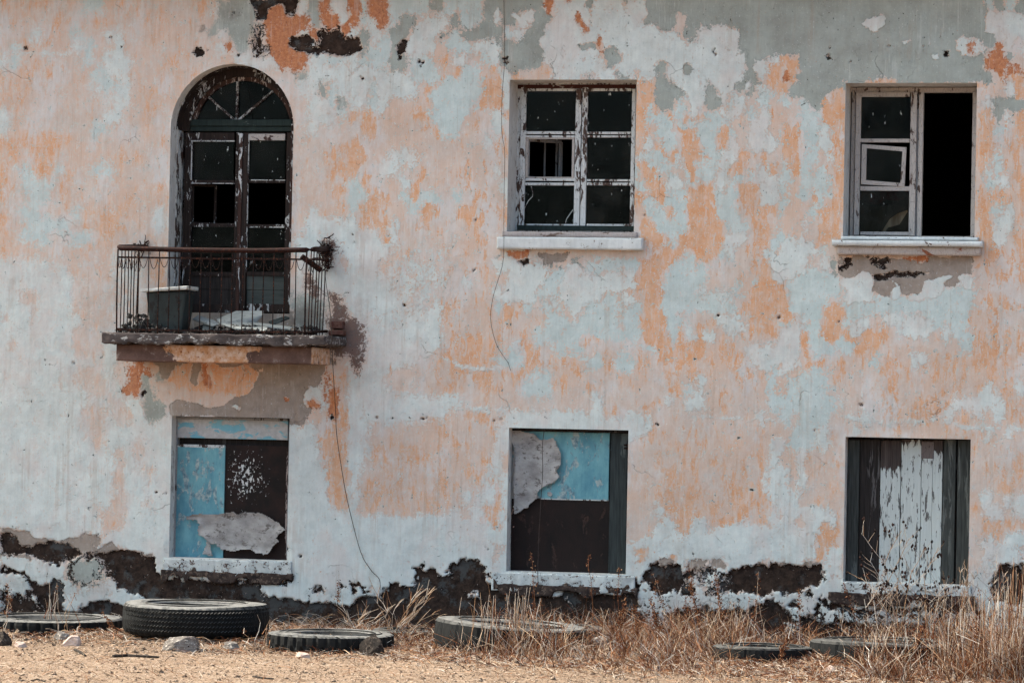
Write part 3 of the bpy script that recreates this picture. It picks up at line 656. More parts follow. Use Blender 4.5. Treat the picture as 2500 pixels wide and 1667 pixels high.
    h = g.math('MULTIPLY_ADD', mb, -0.35, h); h = g.math('MULTIPLY_ADD', mg, -0.9, h); h = g.math('MULTIPLY_ADD', mo, -0.25, h)
    h = g.math('MULTIPLY_ADD', mc, -2.0, h); h = g.math('MULTIPLY_ADD', mr, -0.8, h); h = g.math('MULTIPLY_ADD', md, -6.0, h)
    h = g.math('MULTIPLY_ADD', ng, 0.5, h); h = g.math('MULTIPLY_ADD', g.noise(18, 6, 0.65), 1.3, h)
    h = g.math('MULTIPLY_ADD', g.math('MULTIPLY', g.noise(45, 6, 0.75), g.math('ADD', md, g.math('MULTIPLY', mg, 0.2))), 2.6, h)
    h = g.math('MULTIPLY_ADD', ckm, -1.5, h); h = g.math('MULTIPLY_ADD', g.math('MAXIMUM', pm, pm2), -4.0, h)
    nb = g.bump(h, 0.0028)
    nb = g.bump(g.noise(2.6, 4, 0.5), 0.02, 1.0, nb)
    return g.fin(col, 0.92, nb, 0.1)
M['wall'] = wall_material()

def simple(name, c1, c2, scale=12, rough=0.9, bump=0.004, spec=0.15, vscale=(1, 1, 1), c3=None, metal=0.0):
    g = G(name); v = g.mapv(vscale)
    n = g.noise(scale, 7, 0.68, v)
    col = g.mix(g.ramp(n, 0.35, 0.65), lin(c1), lin(c2))
    if c3: col = g.mix(g.ramp(g.noise(scale*2.3, 6, 0.75, v), 0.56, 0.62), col, lin(c3))
    g.bs.inputs['Metallic'].default_value = metal
    h = g.math('ADD', n, g.math('MULTIPLY', g.noise(scale*6, 4, 0.7, v), 0.4))
    return g.fin(col, rough, g.bump(h, bump), spec)

M['reveal'] = simple('reveal_plaster', 'c4beb9', 'd8d6d2', 5, c3='a39a94', vscale=(1, 1, 0.5))
M['reveal_soffit'] = M['reveal']
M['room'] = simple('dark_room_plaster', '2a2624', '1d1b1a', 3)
M['white_frame'] = peel('white_flaking_paint', 'cfd1d1', '3b2e2a', 0.62, 26, wood2='5a4740')
M['pink_frame'] = peel('pinkish_grey_paint', 'b4aca7', '3a2f2c', 0.74, 22, wood2='66534b')
M['grey_frame'] = peel('grey_paint', '8f8f91', '2f2a29', 0.74, 22, wood2='574a44')
M['dark_frame'] = peel('brown_wood_last_paint', 'bdbdbd', '1a1413', 0.24, 26, wood2='362a26')
M['green_frame'] = peel('dark_green_wood', '8c9690', '1b2423', 0.10, 24, wood2='2c3836', stretch=(0.35, 1, 1))

M['sill_grey'] = peel('grey_sill_cement', 'a9a39f', '5c504a', 0.6, 9, (0.5, 1, 1), '7c7069', 0.95)
M['plank_grey'] = peel('dark_grey_plank', '59605f', '24292a', 0.30, 10, (1, 1, 0.12), '3c4344')
M['plank_green'] = peel('green_grey_plank', '60625f', '2c2f2d', 0.32, 10, (1, 1, 0.12), '4a4c4a')
M['plank_dark'] = peel('charred_plank', '5a5655', '1b1716', 0.22, 12, (1, 1, 0.15), '352f2d')
M['rusty'] = simple('rusted_iron', '150d0c', '281613', 30, 0.85, 0.002, 0.2, c3='57301f')
M['rail'] = simple('painted_iron_rail', '1c0d0b', '2c1512', 20, 0.7, 0.001, 0.15, c3='43231a')
M['wire'] = simple('old_wire', '2a2321', '4b3f39', 20, 0.7, 0.001)

def glass_mat():
    g = G('dusty_glass_painted_haze')
    tr = g.n('ShaderNodeBsdfTransparent'); tr.inputs[0].default_value = (0.4, 0.4, 0.4, 1)
    gl = g.n('ShaderNodeBsdfGlossy'); gl.inputs['Roughness'].default_value = 0.08; gl.inputs[0].default_value = (0.8, 0.85, 0.85, 1)
    df = g.n('ShaderNodeBsdfDiffuse')
    n = g.noise(3.5, 6, 0.65, g.mapv((1, 1, 0.6)))
    df.inputs[0].default_value = lin('5a605f')
    fr = g.n('ShaderNodeFresnel'); fr.inputs[0].default_value = 1.45
    m1 = g.n('ShaderNodeMixShader'); g.put(m1.inputs[0], g.math('MULTIPLY', fr.outputs[0], 0.22)); g.t.links.new(tr.outputs[0], m1.inputs[1]); g.t.links.new(gl.outputs[0], m1.inputs[2])
    dirt_reflect = g.math('MULTIPLY', g.ramp(n, 0.42, 0.62), g.math('MULTIPLY_ADD', g.n('ShaderNodeObjectInfo').outputs['Random'], .5, .06))  # dirty film plus a pale reflection painted in, varying per pane
    spk = g.ramp(g.noise(34, 3, 0.6, g.mapv((1, 1, 0.35))), 0.70, 0.72)
    wid = g.ramp(g.noise(2.1, 4, .7, g.mapv((1, 1, 1), (5, 5, 2))), .44, .56)  # broad reflected haze put into the pane colour
    d2 = g.mix(spk, g.mix(wid, lin('131414'), lin('3d3b37')), lin('d8dcdc')); g.put(df.inputs[0], d2)
    m2 = g.n('ShaderNodeMixShader'); g.put(m2.inputs[0], g.math('MAXIMUM', dirt_reflect, spk)); g.t.links.new(m1.outputs[0], m2.inputs[1]); g.t.links.new(df.outputs[0], m2.inputs[2])
    g.t.links.new(m2.outputs[0], g.out.inputs[0])
    return g.m
M['glass'] = glass_mat()
def cement(name, c1, c2, under, left=.8, scale=9):
    g = G(name); n = g.math('ADD', g.math('MULTIPLY', g.noise(scale, 5, .8, None, .4), .6), g.math('MULTIPLY', g.noise(48, 2, .8), .4))
    th = .5+(.5-left)*.25; m = g.ramp(n, th-.015, th+.015)
    col = g.mix(g.ramp(g.noise(5, 5, .7), .38, .62), lin(c1), lin(c2)); un = g.mix(g.ramp(g.noise(30, 3, .7), .4, .6), lin(under), lin('6f5c53'))
    col = g.mul(g.mix(m, un, col), g.math('MULTIPLY_ADD', g.noise(40, 3, .7, g.mapv((1, 1, .12))), .3, .85))
    return g.fin(col, .95, g.bump(g.math('ADD', m, n), .003), .1)

M['sill_white'] = cement('white_sill_paint', 'c3c6c6', 'd6d8d8', '5c463c', .92)
# ------------------------------------------------------------------ the building
BLD = tag(empty('abandoned_building'), 'two storey abandoned building with peeling pink, orange and pale blue plaster', 'building')
def rect_px(x0, y0, x1, y1, Y=0.0):
    return (at(x0, (y0+y1)/2, Y)[0], at(x1, (y0+y1)/2, Y)[0], at((x0+x1)/2, y1, Y)[2], at((x0+x1)/2, y0, Y)[2])
OP = {   # openings: xmin, xmax, zmin, zmax on the wall plane
 'UC': rect_px(1241, 195, 1551, 572), 'UR': rect_px(2061, 203, 2382, 588),
 'LL': rect_px(416, 1018, 704, 1364), 'LC': rect_px(1239, 1047, 1531, 1398), 'LR': rect_px(2061, 1069, 2367, 1424)}
ax0, ax1, az0, _ = rect_px(412, 305, 712, 764)
AXC, AR = (ax0+ax1)/2, (ax1-ax0)/2
AZC = at(562, 157)[2]-AR      # springing height
OP['AD'] = (ax0, ax1, az0, AZC)
STEP = 0.0125
def lines(lo, hi, fixed):
    n = int((hi-lo)/STEP); g = np.linspace(lo, hi, n+1); used = set()
    for f in sorted(fixed):
        i = int(np.argmin(np.abs(g-f)))
        while i in used: i += 1
        g[i] = f; used.add(i)
    return np.unique(np.sort(g))
X0, X1, Z0, Z1 = -6.3, 6.0, -0.25, 6.2
gx = lines(X0, X1, [v for o in OP.values() for v in o[:2]])
gz = lines(Z0, Z1, [v for k, o in OP.items() for v in o[2:]])
XX, ZZ = np.meshgrid(gx, gz)
V = np.stack([XX, np.zeros_like(XX), ZZ], -1).reshape(-1, 3)
# snap to the arch
dx, dz = V[:, 0]-AXC, V[:, 2]-AZC; rr = np.hypot(dx, dz)
sel = (dz > 0.004) & (np.abs(rr-AR) < STEP*0.72)
V[sel, 0] = AXC+dx[sel]/rr[sel]*AR; V[sel, 2] = AZC+dz[sel]/rr[sel]*AR
nx, nz = len(gx), len(gz)
ii, jj = np.meshgrid(np.arange(nx-1), np.arange(nz-1)); q = (jj*nx+ii).ravel()
Q = np.stack([q, q+1, q+nx+1, q+nx], -1)
cc = V[Q].mean(1); keep = np.ones(len(Q), bool)
for k, (a, b_, c_, d_) in OP.items():
    keep &= ~((cc[:, 0] > a) & (cc[:, 0] < b_) & (cc[:, 2] > c_) & (cc[:, 2] < d_))
keep &= ~((cc[:, 2] >= AZC) & (np.hypot(cc[:, 0]-AXC, cc[:, 2]-AZC) < AR-0.002))
# layer fields
PX, PY = proj(V)
wxx = (vnoise(PX, PY, 55, 3, 4)-0.5)*30 + (vnoise(PX, PY, 12, 5, 3)-0.5)*9
wyy = (vnoise(PX, PY, 60, 4, 4)-0.5)*34 + (vnoise(PX, PY, 14, 6, 3)-0.5)*10
fld = sample_cells(PX+wxx, PY+wyy)
qx = PX+wxx*0.2+(vnoise(PX, PY, 17, 15, 3)-0.5)*15; qy = PY+wyy*0.2+(vnoise(PX, PY, 19, 16, 3)-0.5)*17
low_ = np.clip((PY-1340)/40, 0, 1)
qx = qx+low_*(vnoise(PX, PY, 11, 25, 3)-0.5)*26; qy = qy+low_*(vnoise(PX, PY, 12, 26, 3)-0.5)*26
for lay, P, s in PATCH:
    P = np.asarray(P); lo = P.min(0)-s*3-4; hi = P.max(0)+s*3+4
    k = np.nonzero((qx > lo[0]) & (qx < hi[0]) & (qy > lo[1]) & (qy < hi[1]))[0]
    if len(k) == 0: continue
    f = np.clip(0.5-poly_sd(qx[k], qy[k], P)/(4.4*s), 0, 1)
    for l in LAY:
        if l == lay: fld[l][k] = np.maximum(fld[l][k], f)
        else: fld[l][k] *= (1-f)
    if lay == 'p': pass
for l in LAY: fld[l] = np.clip(fld[l], 0, 1)
soft = np.clip((1050-PX)/500, 0, 1)*0.8 + np.clip((PY-850)/250, 0, 1)*np.clip((1340-PY)/80, 0, 1)*0.45*(PX > 800)
soft = np.clip(soft*np.clip((1330-PY)/80, 0, 1), 0, 1)
soft *= 1-np.clip((PX-350)/80, 0, 1)*np.clip((860-PX)/60, 0, 1)*np.clip((PY-850)/40, 0, 1)
grime_shade = np.zeros(len(V))
def gr_blob(x, y, rx, ry, s): 
    global grime_shade
    grime_shade = np.maximum(grime_shade, s*np.exp(-(((PX-x)/rx)**2+((PY-y)/ry)**2)))
for a in [(880,800,45,120,.5),(815,610,30,45,.5),(770,700,60,90,.45),(560,30,50,60,.5),(650,130,40,40,.4),(880,150,60,30,.3),(1330,640,60,22,.5),(2180,640,110,16,.35),
          (120,1430,300,50,.55),(900,1450,300,35,.5),(1650,1480,500,60,.55),(2250,1500,400,60,.55),(755,775,55,45,1.1),(600,900,160,30,.35),(1100,10,900,25,.3),(150,10,300,40,.35),(2420,1350,60,80,.35),(1300,625,260,12,.45),(330,1230,20,60,.2),(700,180,70,30,.35),(970,150,30,30,.3)]: gr_blob(*a)  # foot and stain blobs are soiling; under cornice and balcony they paint shade
def colattr(me, name, a, b, c):
    ca = me.color_attributes.new(name, 'FLOAT_COLOR', 'POINT')
    arr = np.stack([a, b, c, np.ones_like(a)], -1).astype(np.float32); ca.data.foreach_set('color', arr.ravel())
# real relief: bare render lies deeper
fld['d'] = np.maximum(fld['d'], np.clip((PY-1430)/80, 0, 1)*0.40*np.clip((PX-450)/150, .35, 1))
fld['d'] = np.where((PX > 600) & (PY > 1480+(PX-600)*.012), np.maximum(fld['d'], .46), fld['d'])
dk = np.clip((fld['d']-0.46)/0.10, 0, 1); ce = np.clip((fld['c']-0.35)/0.3, 0, 1); gy = np.clip((fld['g']-0.35)/0.3, 0, 1)
V[:, 1] += dk*(0.020+0.018*vnoise(PX, PY, 24, 8, 4)) + ce*0.004 + gy*0.002 + (vnoise(PX, PY, 150, 9, 3)-0.5)*0.02
edge = np.ones(len(V))
for k, (a, b_, c_, d_) in OP.items():      # keep the rim of openings flat
    dd = np.maximum(np.maximum(a-V[:, 0], V[:, 0]-b_), np.maximum(c_-V[:, 2], V[:, 2]-d_)); edge = np.minimum(edge, np.clip(dd/0.05, 0, 1))
edge = np.minimum(edge, np.where(dz > -0.02, np.clip((rr-AR)/0.05, 0, 1), 1))
V[:, 1] = V[:, 1]*edge
wall = np_mesh('wall', V, Q[keep], M['wall'], BLD)
me = wall.data
colattr(me, 'lay_a', fld['o'], fld['b'], fld['w']); colattr(me, 'lay_b', fld['g'], fld['c'], fld['r']); colattr(me, 'lay_c', fld['d'], grime_shade, soft); colattr(me, 'lay_d', fld['s'], fld['s'], fld['s'])
# wall left, right and above the detailed sheet
mb = MB()
TOP = 6.9
mb.add([(-14, 0, -0.25), (X0, 0, -0.25), (X0, 0, TOP), (-14, 0, TOP), (X1, 0, -0.25), (14, 0, -0.25), (14, 0, TOP), (X1, 0, TOP), (X0, 0, Z1), (X1, 0, Z1)],
       [(0, 1, 2, 3), (4, 5, 6, 7), (8, 9, 7, 2)])
mb.add([(-14, 9, -0.25), (14, 9, -0.25), (14, 9, TOP), (-14, 9, TOP), (-14, 0, -0.25), (-14, 0, TOP), (14, 0, -0.25), (14, 0, TOP)], [(1, 0, 3, 2), (0, 4, 5, 3), (6, 1, 2, 7)])
g = G('far_plaster'); g.fin(g.mix(g.ramp(g.noise(3, 6, .65), .4, .6), lin('d6bdb5'), lin('dca986')), .95)
mb.build('outer_wall', g.m, BLD)
# cornice and roof above the frame
mb = MB(); mb.box(-14.3, 14.3, -0.44, 0.0, 6.02, 6.12); mb.box(-14.3, 14.3, -0.30, 0.0, 5.985, 6.02)
mb.build('cornice', M['sill_grey'], BLD, bevel=0.01)
mb = MB(); mb.add([(-14.5, -0.46, 6.9), (14.5, -0.46, 6.9), (14.5, 4.5, 9.0), (-14.5, 4.5, 9.0), (-14.5, 9.5, 6.9), (14.5, 9.5, 6.9), (-14.5, -0.46, 6.82), (14.5, -0.46, 6.82)],
       [(0, 1, 2, 3), (3, 2, 5, 4), (6, 7, 1, 0), (0, 3, 4), (1, 5, 2)])
mb.build('roof', simple('roof_sheet', '6b6360', '8a807a', 4), BLD)
# rooms behind the openings
mb = MB()
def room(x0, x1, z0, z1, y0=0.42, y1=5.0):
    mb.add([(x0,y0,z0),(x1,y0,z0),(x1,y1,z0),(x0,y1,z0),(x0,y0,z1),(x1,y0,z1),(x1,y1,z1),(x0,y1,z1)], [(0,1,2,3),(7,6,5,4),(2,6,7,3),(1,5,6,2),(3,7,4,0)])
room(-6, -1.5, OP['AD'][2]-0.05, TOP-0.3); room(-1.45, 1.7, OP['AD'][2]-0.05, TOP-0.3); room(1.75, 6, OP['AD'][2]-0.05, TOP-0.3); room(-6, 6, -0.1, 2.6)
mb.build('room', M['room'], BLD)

# reveals (depth of the wall at each opening)
DEP = {'UC': 0.36, 'UR': 0.40, 'AD': 0.40, 'LL': 0.17, 'LC': 0.19, 'LR': 0.17}
for k, (a, b_, c_, d_) in OP.items():
    mb = MB(); D_ = DEP[k]+0.25; n = 12
    if k != 'AD':
        mb.add([(a,0,c_),(a,D_,c_),(a,D_,d_),(a,0,d_)], [(0,1,2,3)]); mb.add([(b_,0,c_),(b_,D_,c_),(b_,D_,d_),(b_,0,d_)], [(3,2,1,0)])
        mb.add([(a,0,d_),(a,D_,d_),(b_,D_,d_),(b_,0,d_)], [(0,1,2,3)]); mb.add([(a,0,c_),(a,D_,c_),(b_,D_,c_),(b_,0,c_)], [(3,2,1,0)])
    else:
        pts = [(a, c_)] + [(AXC-AR*math.cos(t), AZC+AR*math.sin(t)) for t in np.linspace(0, math.pi, 65)] + [(b_, c_)]
        vs = []; 
        for x, z in pts: vs += [(x, -0.001, z), (x, D_, z)]
        mb.add(vs, [(2*i, 2*i+1, 2*i+3, 2*i+2) for i in range(len(pts)-1)])
        mb.add([(a,0,c_),(a,D_,c_),(b_,D_,c_),(b_,0,c_)], [(3,2,1,0)])
    mb.build('reveal', M['reveal'], BLD)


# ------------------------------------------------------------------ windows and the balcony door
def part(name, mat, fn, parent, bevel=0.003, smooth=False):
    m_ = MB(); fn(m_); return m_.build(name, M[mat] if isinstance(mat, str) else mat, parent, bevel=bevel, smooth=smooth)
def bars(*rs, d=0.05):      # rs: (x0,y0,x1,y1,depthfront[,thick])
    def f(m_):
        for r in rs: m_.pbox(r[0], r[1], r[2], r[3], r[4], r[4]+(r[5] if len(r) > 5 else d))
    return f
def pane(x0, y0, x1, y1, Y, parent, poly=None):
    m_ = MB()
    if poly:
        pts = [at(x, y, Y) for x, y in poly]; pb = [at(x, y, Y+0.003) for x, y in poly]
        for p in pb: p[1] = Y+0.003
        n = len(pts); m_.add(pts+pb, [tuple(range(n-1, -1, -1)), tuple(range(n, 2*n))]+[(i, (i+1) % n, n+(i+1) % n, n+i) for i in range(n)])
    else: m_.pbox(x0, y0, x1, y1, Y, Y+0.003)
    return m_.build('pane', M['glass'], parent)

# --- upper middle window
UC = part('window', 'white_frame', bars((1258,207,1274,571,.34,.07),(1546,207,1566,571,.34,.07),(1258,200,1560,219,.335,.08),(1258,560,1560,575,.33,.08)), BLD)
UC['label'] = 'white flaking six pane casement window of the upper floor'
part('head', peel('dark_red_head', 'b9b3b0', '361a15', 0.28, 30, (.4, 1, 1), '4a2620'), bars((1262,207,1552,217,.325,.02)), UC, 0.002)
part('bottom_rail', 'green_frame', bars((1262,551,1549,563,.30,.05)), UC, 0.004)
s1 = part('sash', 'white_frame', bars((1269,214,1282,556,.32,.045),(1403,218,1417,556,.32,.045),(1282,216,1403,223,.325,.04),(1282,321,1403,328,.318,.04),(1282,331,1403,336,.322,.035),
      (1282,436,1403,442,.318,.04),(1282,446,1403,453,.322,.035),(1282,547,1403,554,.322,.035)), UC)
s2_ = part('sash', 'white_frame', bars((1419,214,1432,556,.315,.045),(1540,218,1549,556,.32,.045),(1432,215,1540,223,.325,.04),(1432,322,1540,328,.318,.04),(1432,331,1540,336,.322,.035),
      (1432,438,1540,443,.318,.04),(1432,446,1540,453,.322,.035),(1432,547,1540,553,.322,.035)), UC)
for y0, y1 in ((222,322),(452,548)): pane(1280, y0, 1405, y1, .345, UC)
for y0, y1 in ((222,323),(335,440),(452,548)): pane(1430, y0, 1542, y1, .345, UC)
def small_open(x0, y0, x1, y1, Y, ang, mat, parent, w=7, hinge='l'):
    """little ventilation sash hinged open into the room"""
    a = at(x0, (y0+y1)/2, Y); b = at(x1, (y0+y1)/2, Y); t = at((x0+x1)/2, y0, Y)[2]; u = at((x0+x1)/2, y1, Y)[2]
    W = b[0]-a[0]; sx = 1 if hinge == 'l' else -1; ox = a[0] if hinge == 'l' else b[0]
    dv = Vector((sx*math.cos(ang), math.sin(ang), 0)); o = Vector((ox, Y, 0)); ww = w/267
    m_ = MB()
    for (p, q_) in (((0, u), (0, t)), ((W, u), (W, t)), ((0, t), (W, t)), ((0, u), (W, u))):
        m_.beam(o+dv*p[0]+Vector((0, 0, p[1])), o+dv*q_[0]+Vector((0, 0, q_[1])), ww, 0.03, up=(-dv.y, dv.x, 0))
    return m_.build('vent_sash', M[mat], parent, bevel=0.002)
part('vent_frame', 'pink_frame', bars((1283,336,1289,437,.325,.04),(1396,336,1402,437,.33,.03),(1283,336,1402,340,.325,.04),(1283,432,1402,437,.325,.04)), UC)
small_open(1288, 342, 1385, 434, .37, rad(48), 'grey_frame', UC)
small_open(1330, 338, 1358, 434, .75, rad(10), 'grey_frame', UC, 5)
m_ = MB(); m_.tube([at(x, y, .335) for x, y in ((1297,455),(1301,470),(1300,480),(1290,490),(1283,505),(1275,512))], .003, 5); m_.tube([at(x, y, .335) for x, y in ((1399,512),(1390,525),(1383,535),(1380,548))], .003, 5)
m_.build('loose_cord', M['white_frame'], UC)

# --- upper right window
UR = part('window', 'pink_frame', bars((2077,220,2086,588,.37,.07),(2372,222,2392,588,.36,.07),(2077,214,2385,226,.36,.08),(2077,576,2380,590,.36,.08),(2241,226,2252,578,.35,.07)), BLD)
UR['label'] = 'upper floor window with its right half missing and black inside'
sr = part('sash', 'pink_frame', bars((2087,226,2100,574,.335,.045),(2221,226,2236,576,.33,.045),(2100,226,2221,237,.335,.045),(2100,339,2221,348,.33,.045),(2100,455,2221,466,.33,.045),(2100,566,2221,574,.33,.05)), UR)
part('mullion', 'grey_frame', bars((2236,224,2243,577,.365,.03)), UR)
pane(2098, 235, 2223, 341, .355, UR)
pane(0, 0, 0, 0, .355, UR, [(2098,464),(2222,464),(2222,485),(2216,512),(2190,522),(2172,535),(2156,560),(2150,568),(2098,568)])
pane(0, 0, 0, 0, .356, UR, [(2222,508),(2222,568),(2160,568),(2168,556),(2196,548)])
m_ = MB()   # tilted small sash
P4 = [(2104,352),(2213,360),(2208,456),(2102,450)]
ins = [(2116,362),(2203,370),(2198,447),(2114,440)]
for i in range(4):
    a, b_ = Vector(at(*P4[i], .32)), Vector(at(*P4[(i+1) % 4], .32)); c_, d_ = Vector(at(*ins[i], .32)), Vector(at(*ins[(i+1) % 4], .32)); off = Vector((0, .035, 0))
    m_.add([a, b_, d_, c_, a+off, b_+off, d_+off, c_+off], [(0,3,2,1),(4,5,6,7),(0,1,5,4),(3,7,6,2),(1,2,6,5),(0,4,7,3)])
vs_ = m_.build('vent_sash', M['pink_frame'], UR, bevel=0.002)
pane(0, 0, 0, 0, .338, UR, ins)
part('torn_curtain', simple('dark_red_cloth', 'a02024', '601416', 6), lambda m_: m_.add([at(2098,464,.385), at(2222,464,.385), at(2221,480,.385), at(2190,492,.39), at(2165,488,.388), at(2140,500,.39), at(2115,492,.385), at(2099,486,.385)], [(7,6,5,4,3,2,1,0)]), UR, 0)
part('cover_sheet', simple('brown_cover_sheet', '6f6a5c', '55503f', 14, vscale=(.3, 1, 1)), bars((2099,236,2212,340,.40,.01)), UR, 0)
part('leaning_board', simple('rotten_board', 'a0937c', '5c5244', 8, vscale=(1, 1, .2)), lambda m_: m_.add([at(2100,500,.42), at(2130,505,.42), at(2180,500,.42), at(2215,505,.42), at(2218,566,.41), at(2100,568,.41), at(2100,500,.44), at(2130,505,.44), at(2180,500,.44), at(2215,505,.44), at(2218,566,.43), at(2100,568,.43)], [(5,4,3,2,1,0),(6,7,8,9,10,11),(0,1,7,6),(1,2,8,7),(2,3,9,8),(3,4,10,9),(4,5,11,10),(5,0,6,11)]), UR, 0)

# --- arched balcony door
AD = empty('balcony_door'); AD.parent = BLD; AD['label'] = 'tall arched double balcony door of dark brown wood'
ca = at(581, 300, .38); hubx, hubz = ca[0], ca[2]
def arc_pts(r, n, Y, cx=AXC, cz=AZC, t0=0, t1=math.pi): return [(cx-r*math.cos(t), Y, cz+r*math.sin(t)) for t in np.linspace(t0, t1, n)]
m_ = MB()
def ring(m_, r0, r1, Y0, Y1, cx, cz, n=49):
    vs = []
    for t in np.linspace(0, math.pi, n):
        for r, y in ((r0, Y0), (r1, Y0), (r1, Y1), (r0, Y1)): vs.append((cx-r*math.cos(t), y, cz+r*math.sin(t)))
    m_.add(vs, [(4*i+j, 4*i+(j+1) % 4, 4*i+4+(j+1) % 4, 4*i+4+j) for i in range(n-1) for j in range(4)])
AFX = AXC
ring(m_, AR-.085, AR+.02, .30, .40, AFX, AZC); m_.build('arch_frame', M['dark_frame'], AD, smooth=False)
m_ = MB(); ring(m_, AR-.125, AR-.087, .33, .38, AFX, AZC); m_.build('arch_bead', peel('arch_bead_paint', 'a89c96', '2b1c18', .35, 30, wood2='4c352d'), AD)
part('jamb_frame', peel('white_brown_jamb', 'b9bbbc', '2b1c18', .5, 24, wood2='46302a'), bars((425,303,440,764,.31,.1)), AD)
part('jamb_frame', peel('brown_jamb', 'b9bbbc', '1f1715', .3, 24, wood2='46302a'), bars((706,303,725,764,.31,.1)), AD)
m_ = MB(); m_.box(ax0-.001, ax0+.012, .19, .31, OP['AD'][2], AZC-.002); m_.build('jamb_strip', peel('jamb_strip_paint', 'c4c4c2', '2b1f1b', .55, 24, wood2='46352f'), AD)
m_ = MB(); ring(m_, AR-.012, AR+.001, .16, .31, AXC, AZC); m_.build('arch_strip', M['dark_frame'], AD)
part('transom', 'green_frame', bars((440,292,712,308,.31,.09),(440,309,712,321,.325,.06)), AD, .005)
m_ = MB()
fc = Vector(at(578, 298, .345)); 
for px, py in ((492,222),(581,176),(668,222)):
    m_.beam(fc, Vector(at(px, py, .345)), .02, .03)
m_.build('fan_mullion', peel('fan_bar_paint', 'b7b7b7', '241a18', .45, 40, (1, 1, 1), '3d2b26'), AD, bevel=.003)
m_ = MB()
for px, py in ((515,215),(600,185)): m_.beam(fc+Vector((.06,.3,0)), Vector(at(px, py, .64)), .02, .03)
m_.build('inner_fan_mullion', M['dark_frame'], AD, bevel=.003)
vs = [(x, .362, z) for x, _, z in arc_pts(AR-.09, 33, 0)]; m_ = MB(); m_.add(vs+[(x, .365, z) for x, _, z in vs], [tuple(range(33)), tuple(range(65, 32, -1))]); m_.build('pane', M['glass'], AD)
L1 = part('door_leaf', 'dark_frame', bars((447,324,466,762,.335,.05),(572,324,584,762,.335,.05),(466,324,572,344,.34,.045),(466,440,572,448,.34,.04),(466,545,572,554,.34,.04),(466,664,572,674,.34,.045),(466,742,572,762,.34,.045)), AD)
L2 = part('door_leaf', 'dark_frame', bars((586,324,602,762,.33,.05),(696,324,709,762,.33,.05),(602,324,696,329,.34,.045),(602,440,696,447,.34,.04),(602,548,696,556,.34,.04),(602,664,696,674,.34,.045),(602,742,696,762,.34,.045)), AD)
part('top_rail', peel('pale_rail_paint', 'b2aaa6', '3a2420', .75, 16, (.5, 1, 1)), bars((602,327,696,343,.337,.045)), L2)
part('meeting_bead', peel('meeting_bead_paint', 'c9c9c9', '2d1e1a', .42, 20, (1, 1, .25), '46302a'), bars((579,326,588,760,.315,.03)), AD, .006)
part('lower_panel', 'plank_dark', bars((466,672,572,706,.355,.02),(466,707,572,743,.357,.02)), L1)
part('lower_panel', simple('grey_panel_wood', '4e5351', '3a3f3e', 9, vscale=(.2, 1, 1)), bars((602,672,696,708,.352,.02),(602,709,696,743,.354,.02)), L2)
part('pane_bead', peel('thin_bead', 'bfc1c1', '2a1d1a', .6, 30, (1, 1, .5)), bars((466,344,469,440,.333,.02),(602,329,605,664,.333,.02),(466,343,572,346,.333,.02),(605,439,696,441,.333,.02),(605,553,696,556,.333,.02),(466,447,572,449,.333,.02)), AD, .001)
for a in ((468,345,571,441),(468,553,571,665),(604,343,697,441),(604,555,697,665)): pane(*a, .362, AD)
small_open(470, 452, 525, 545, .40, rad(35), 'dark_frame', AD, 6)
part('curtain_rag', simple('grey_gauze', '3c403f', '2a2d2d', 20), lambda m_: m_.add([at(468,560,.40), at(490,585,.42), at(520,597,.43), at(550,585,.42), at(570,560,.40), at(570,600,.42), at(468,610,.42)], [(6,5,4,3,2,1,0)]), AD, 0)
part('threshold', simple('worn_threshold', 'a8a19d', '77706c', 14), bars((412,764,712,776,.02,.5)), AD, .006)

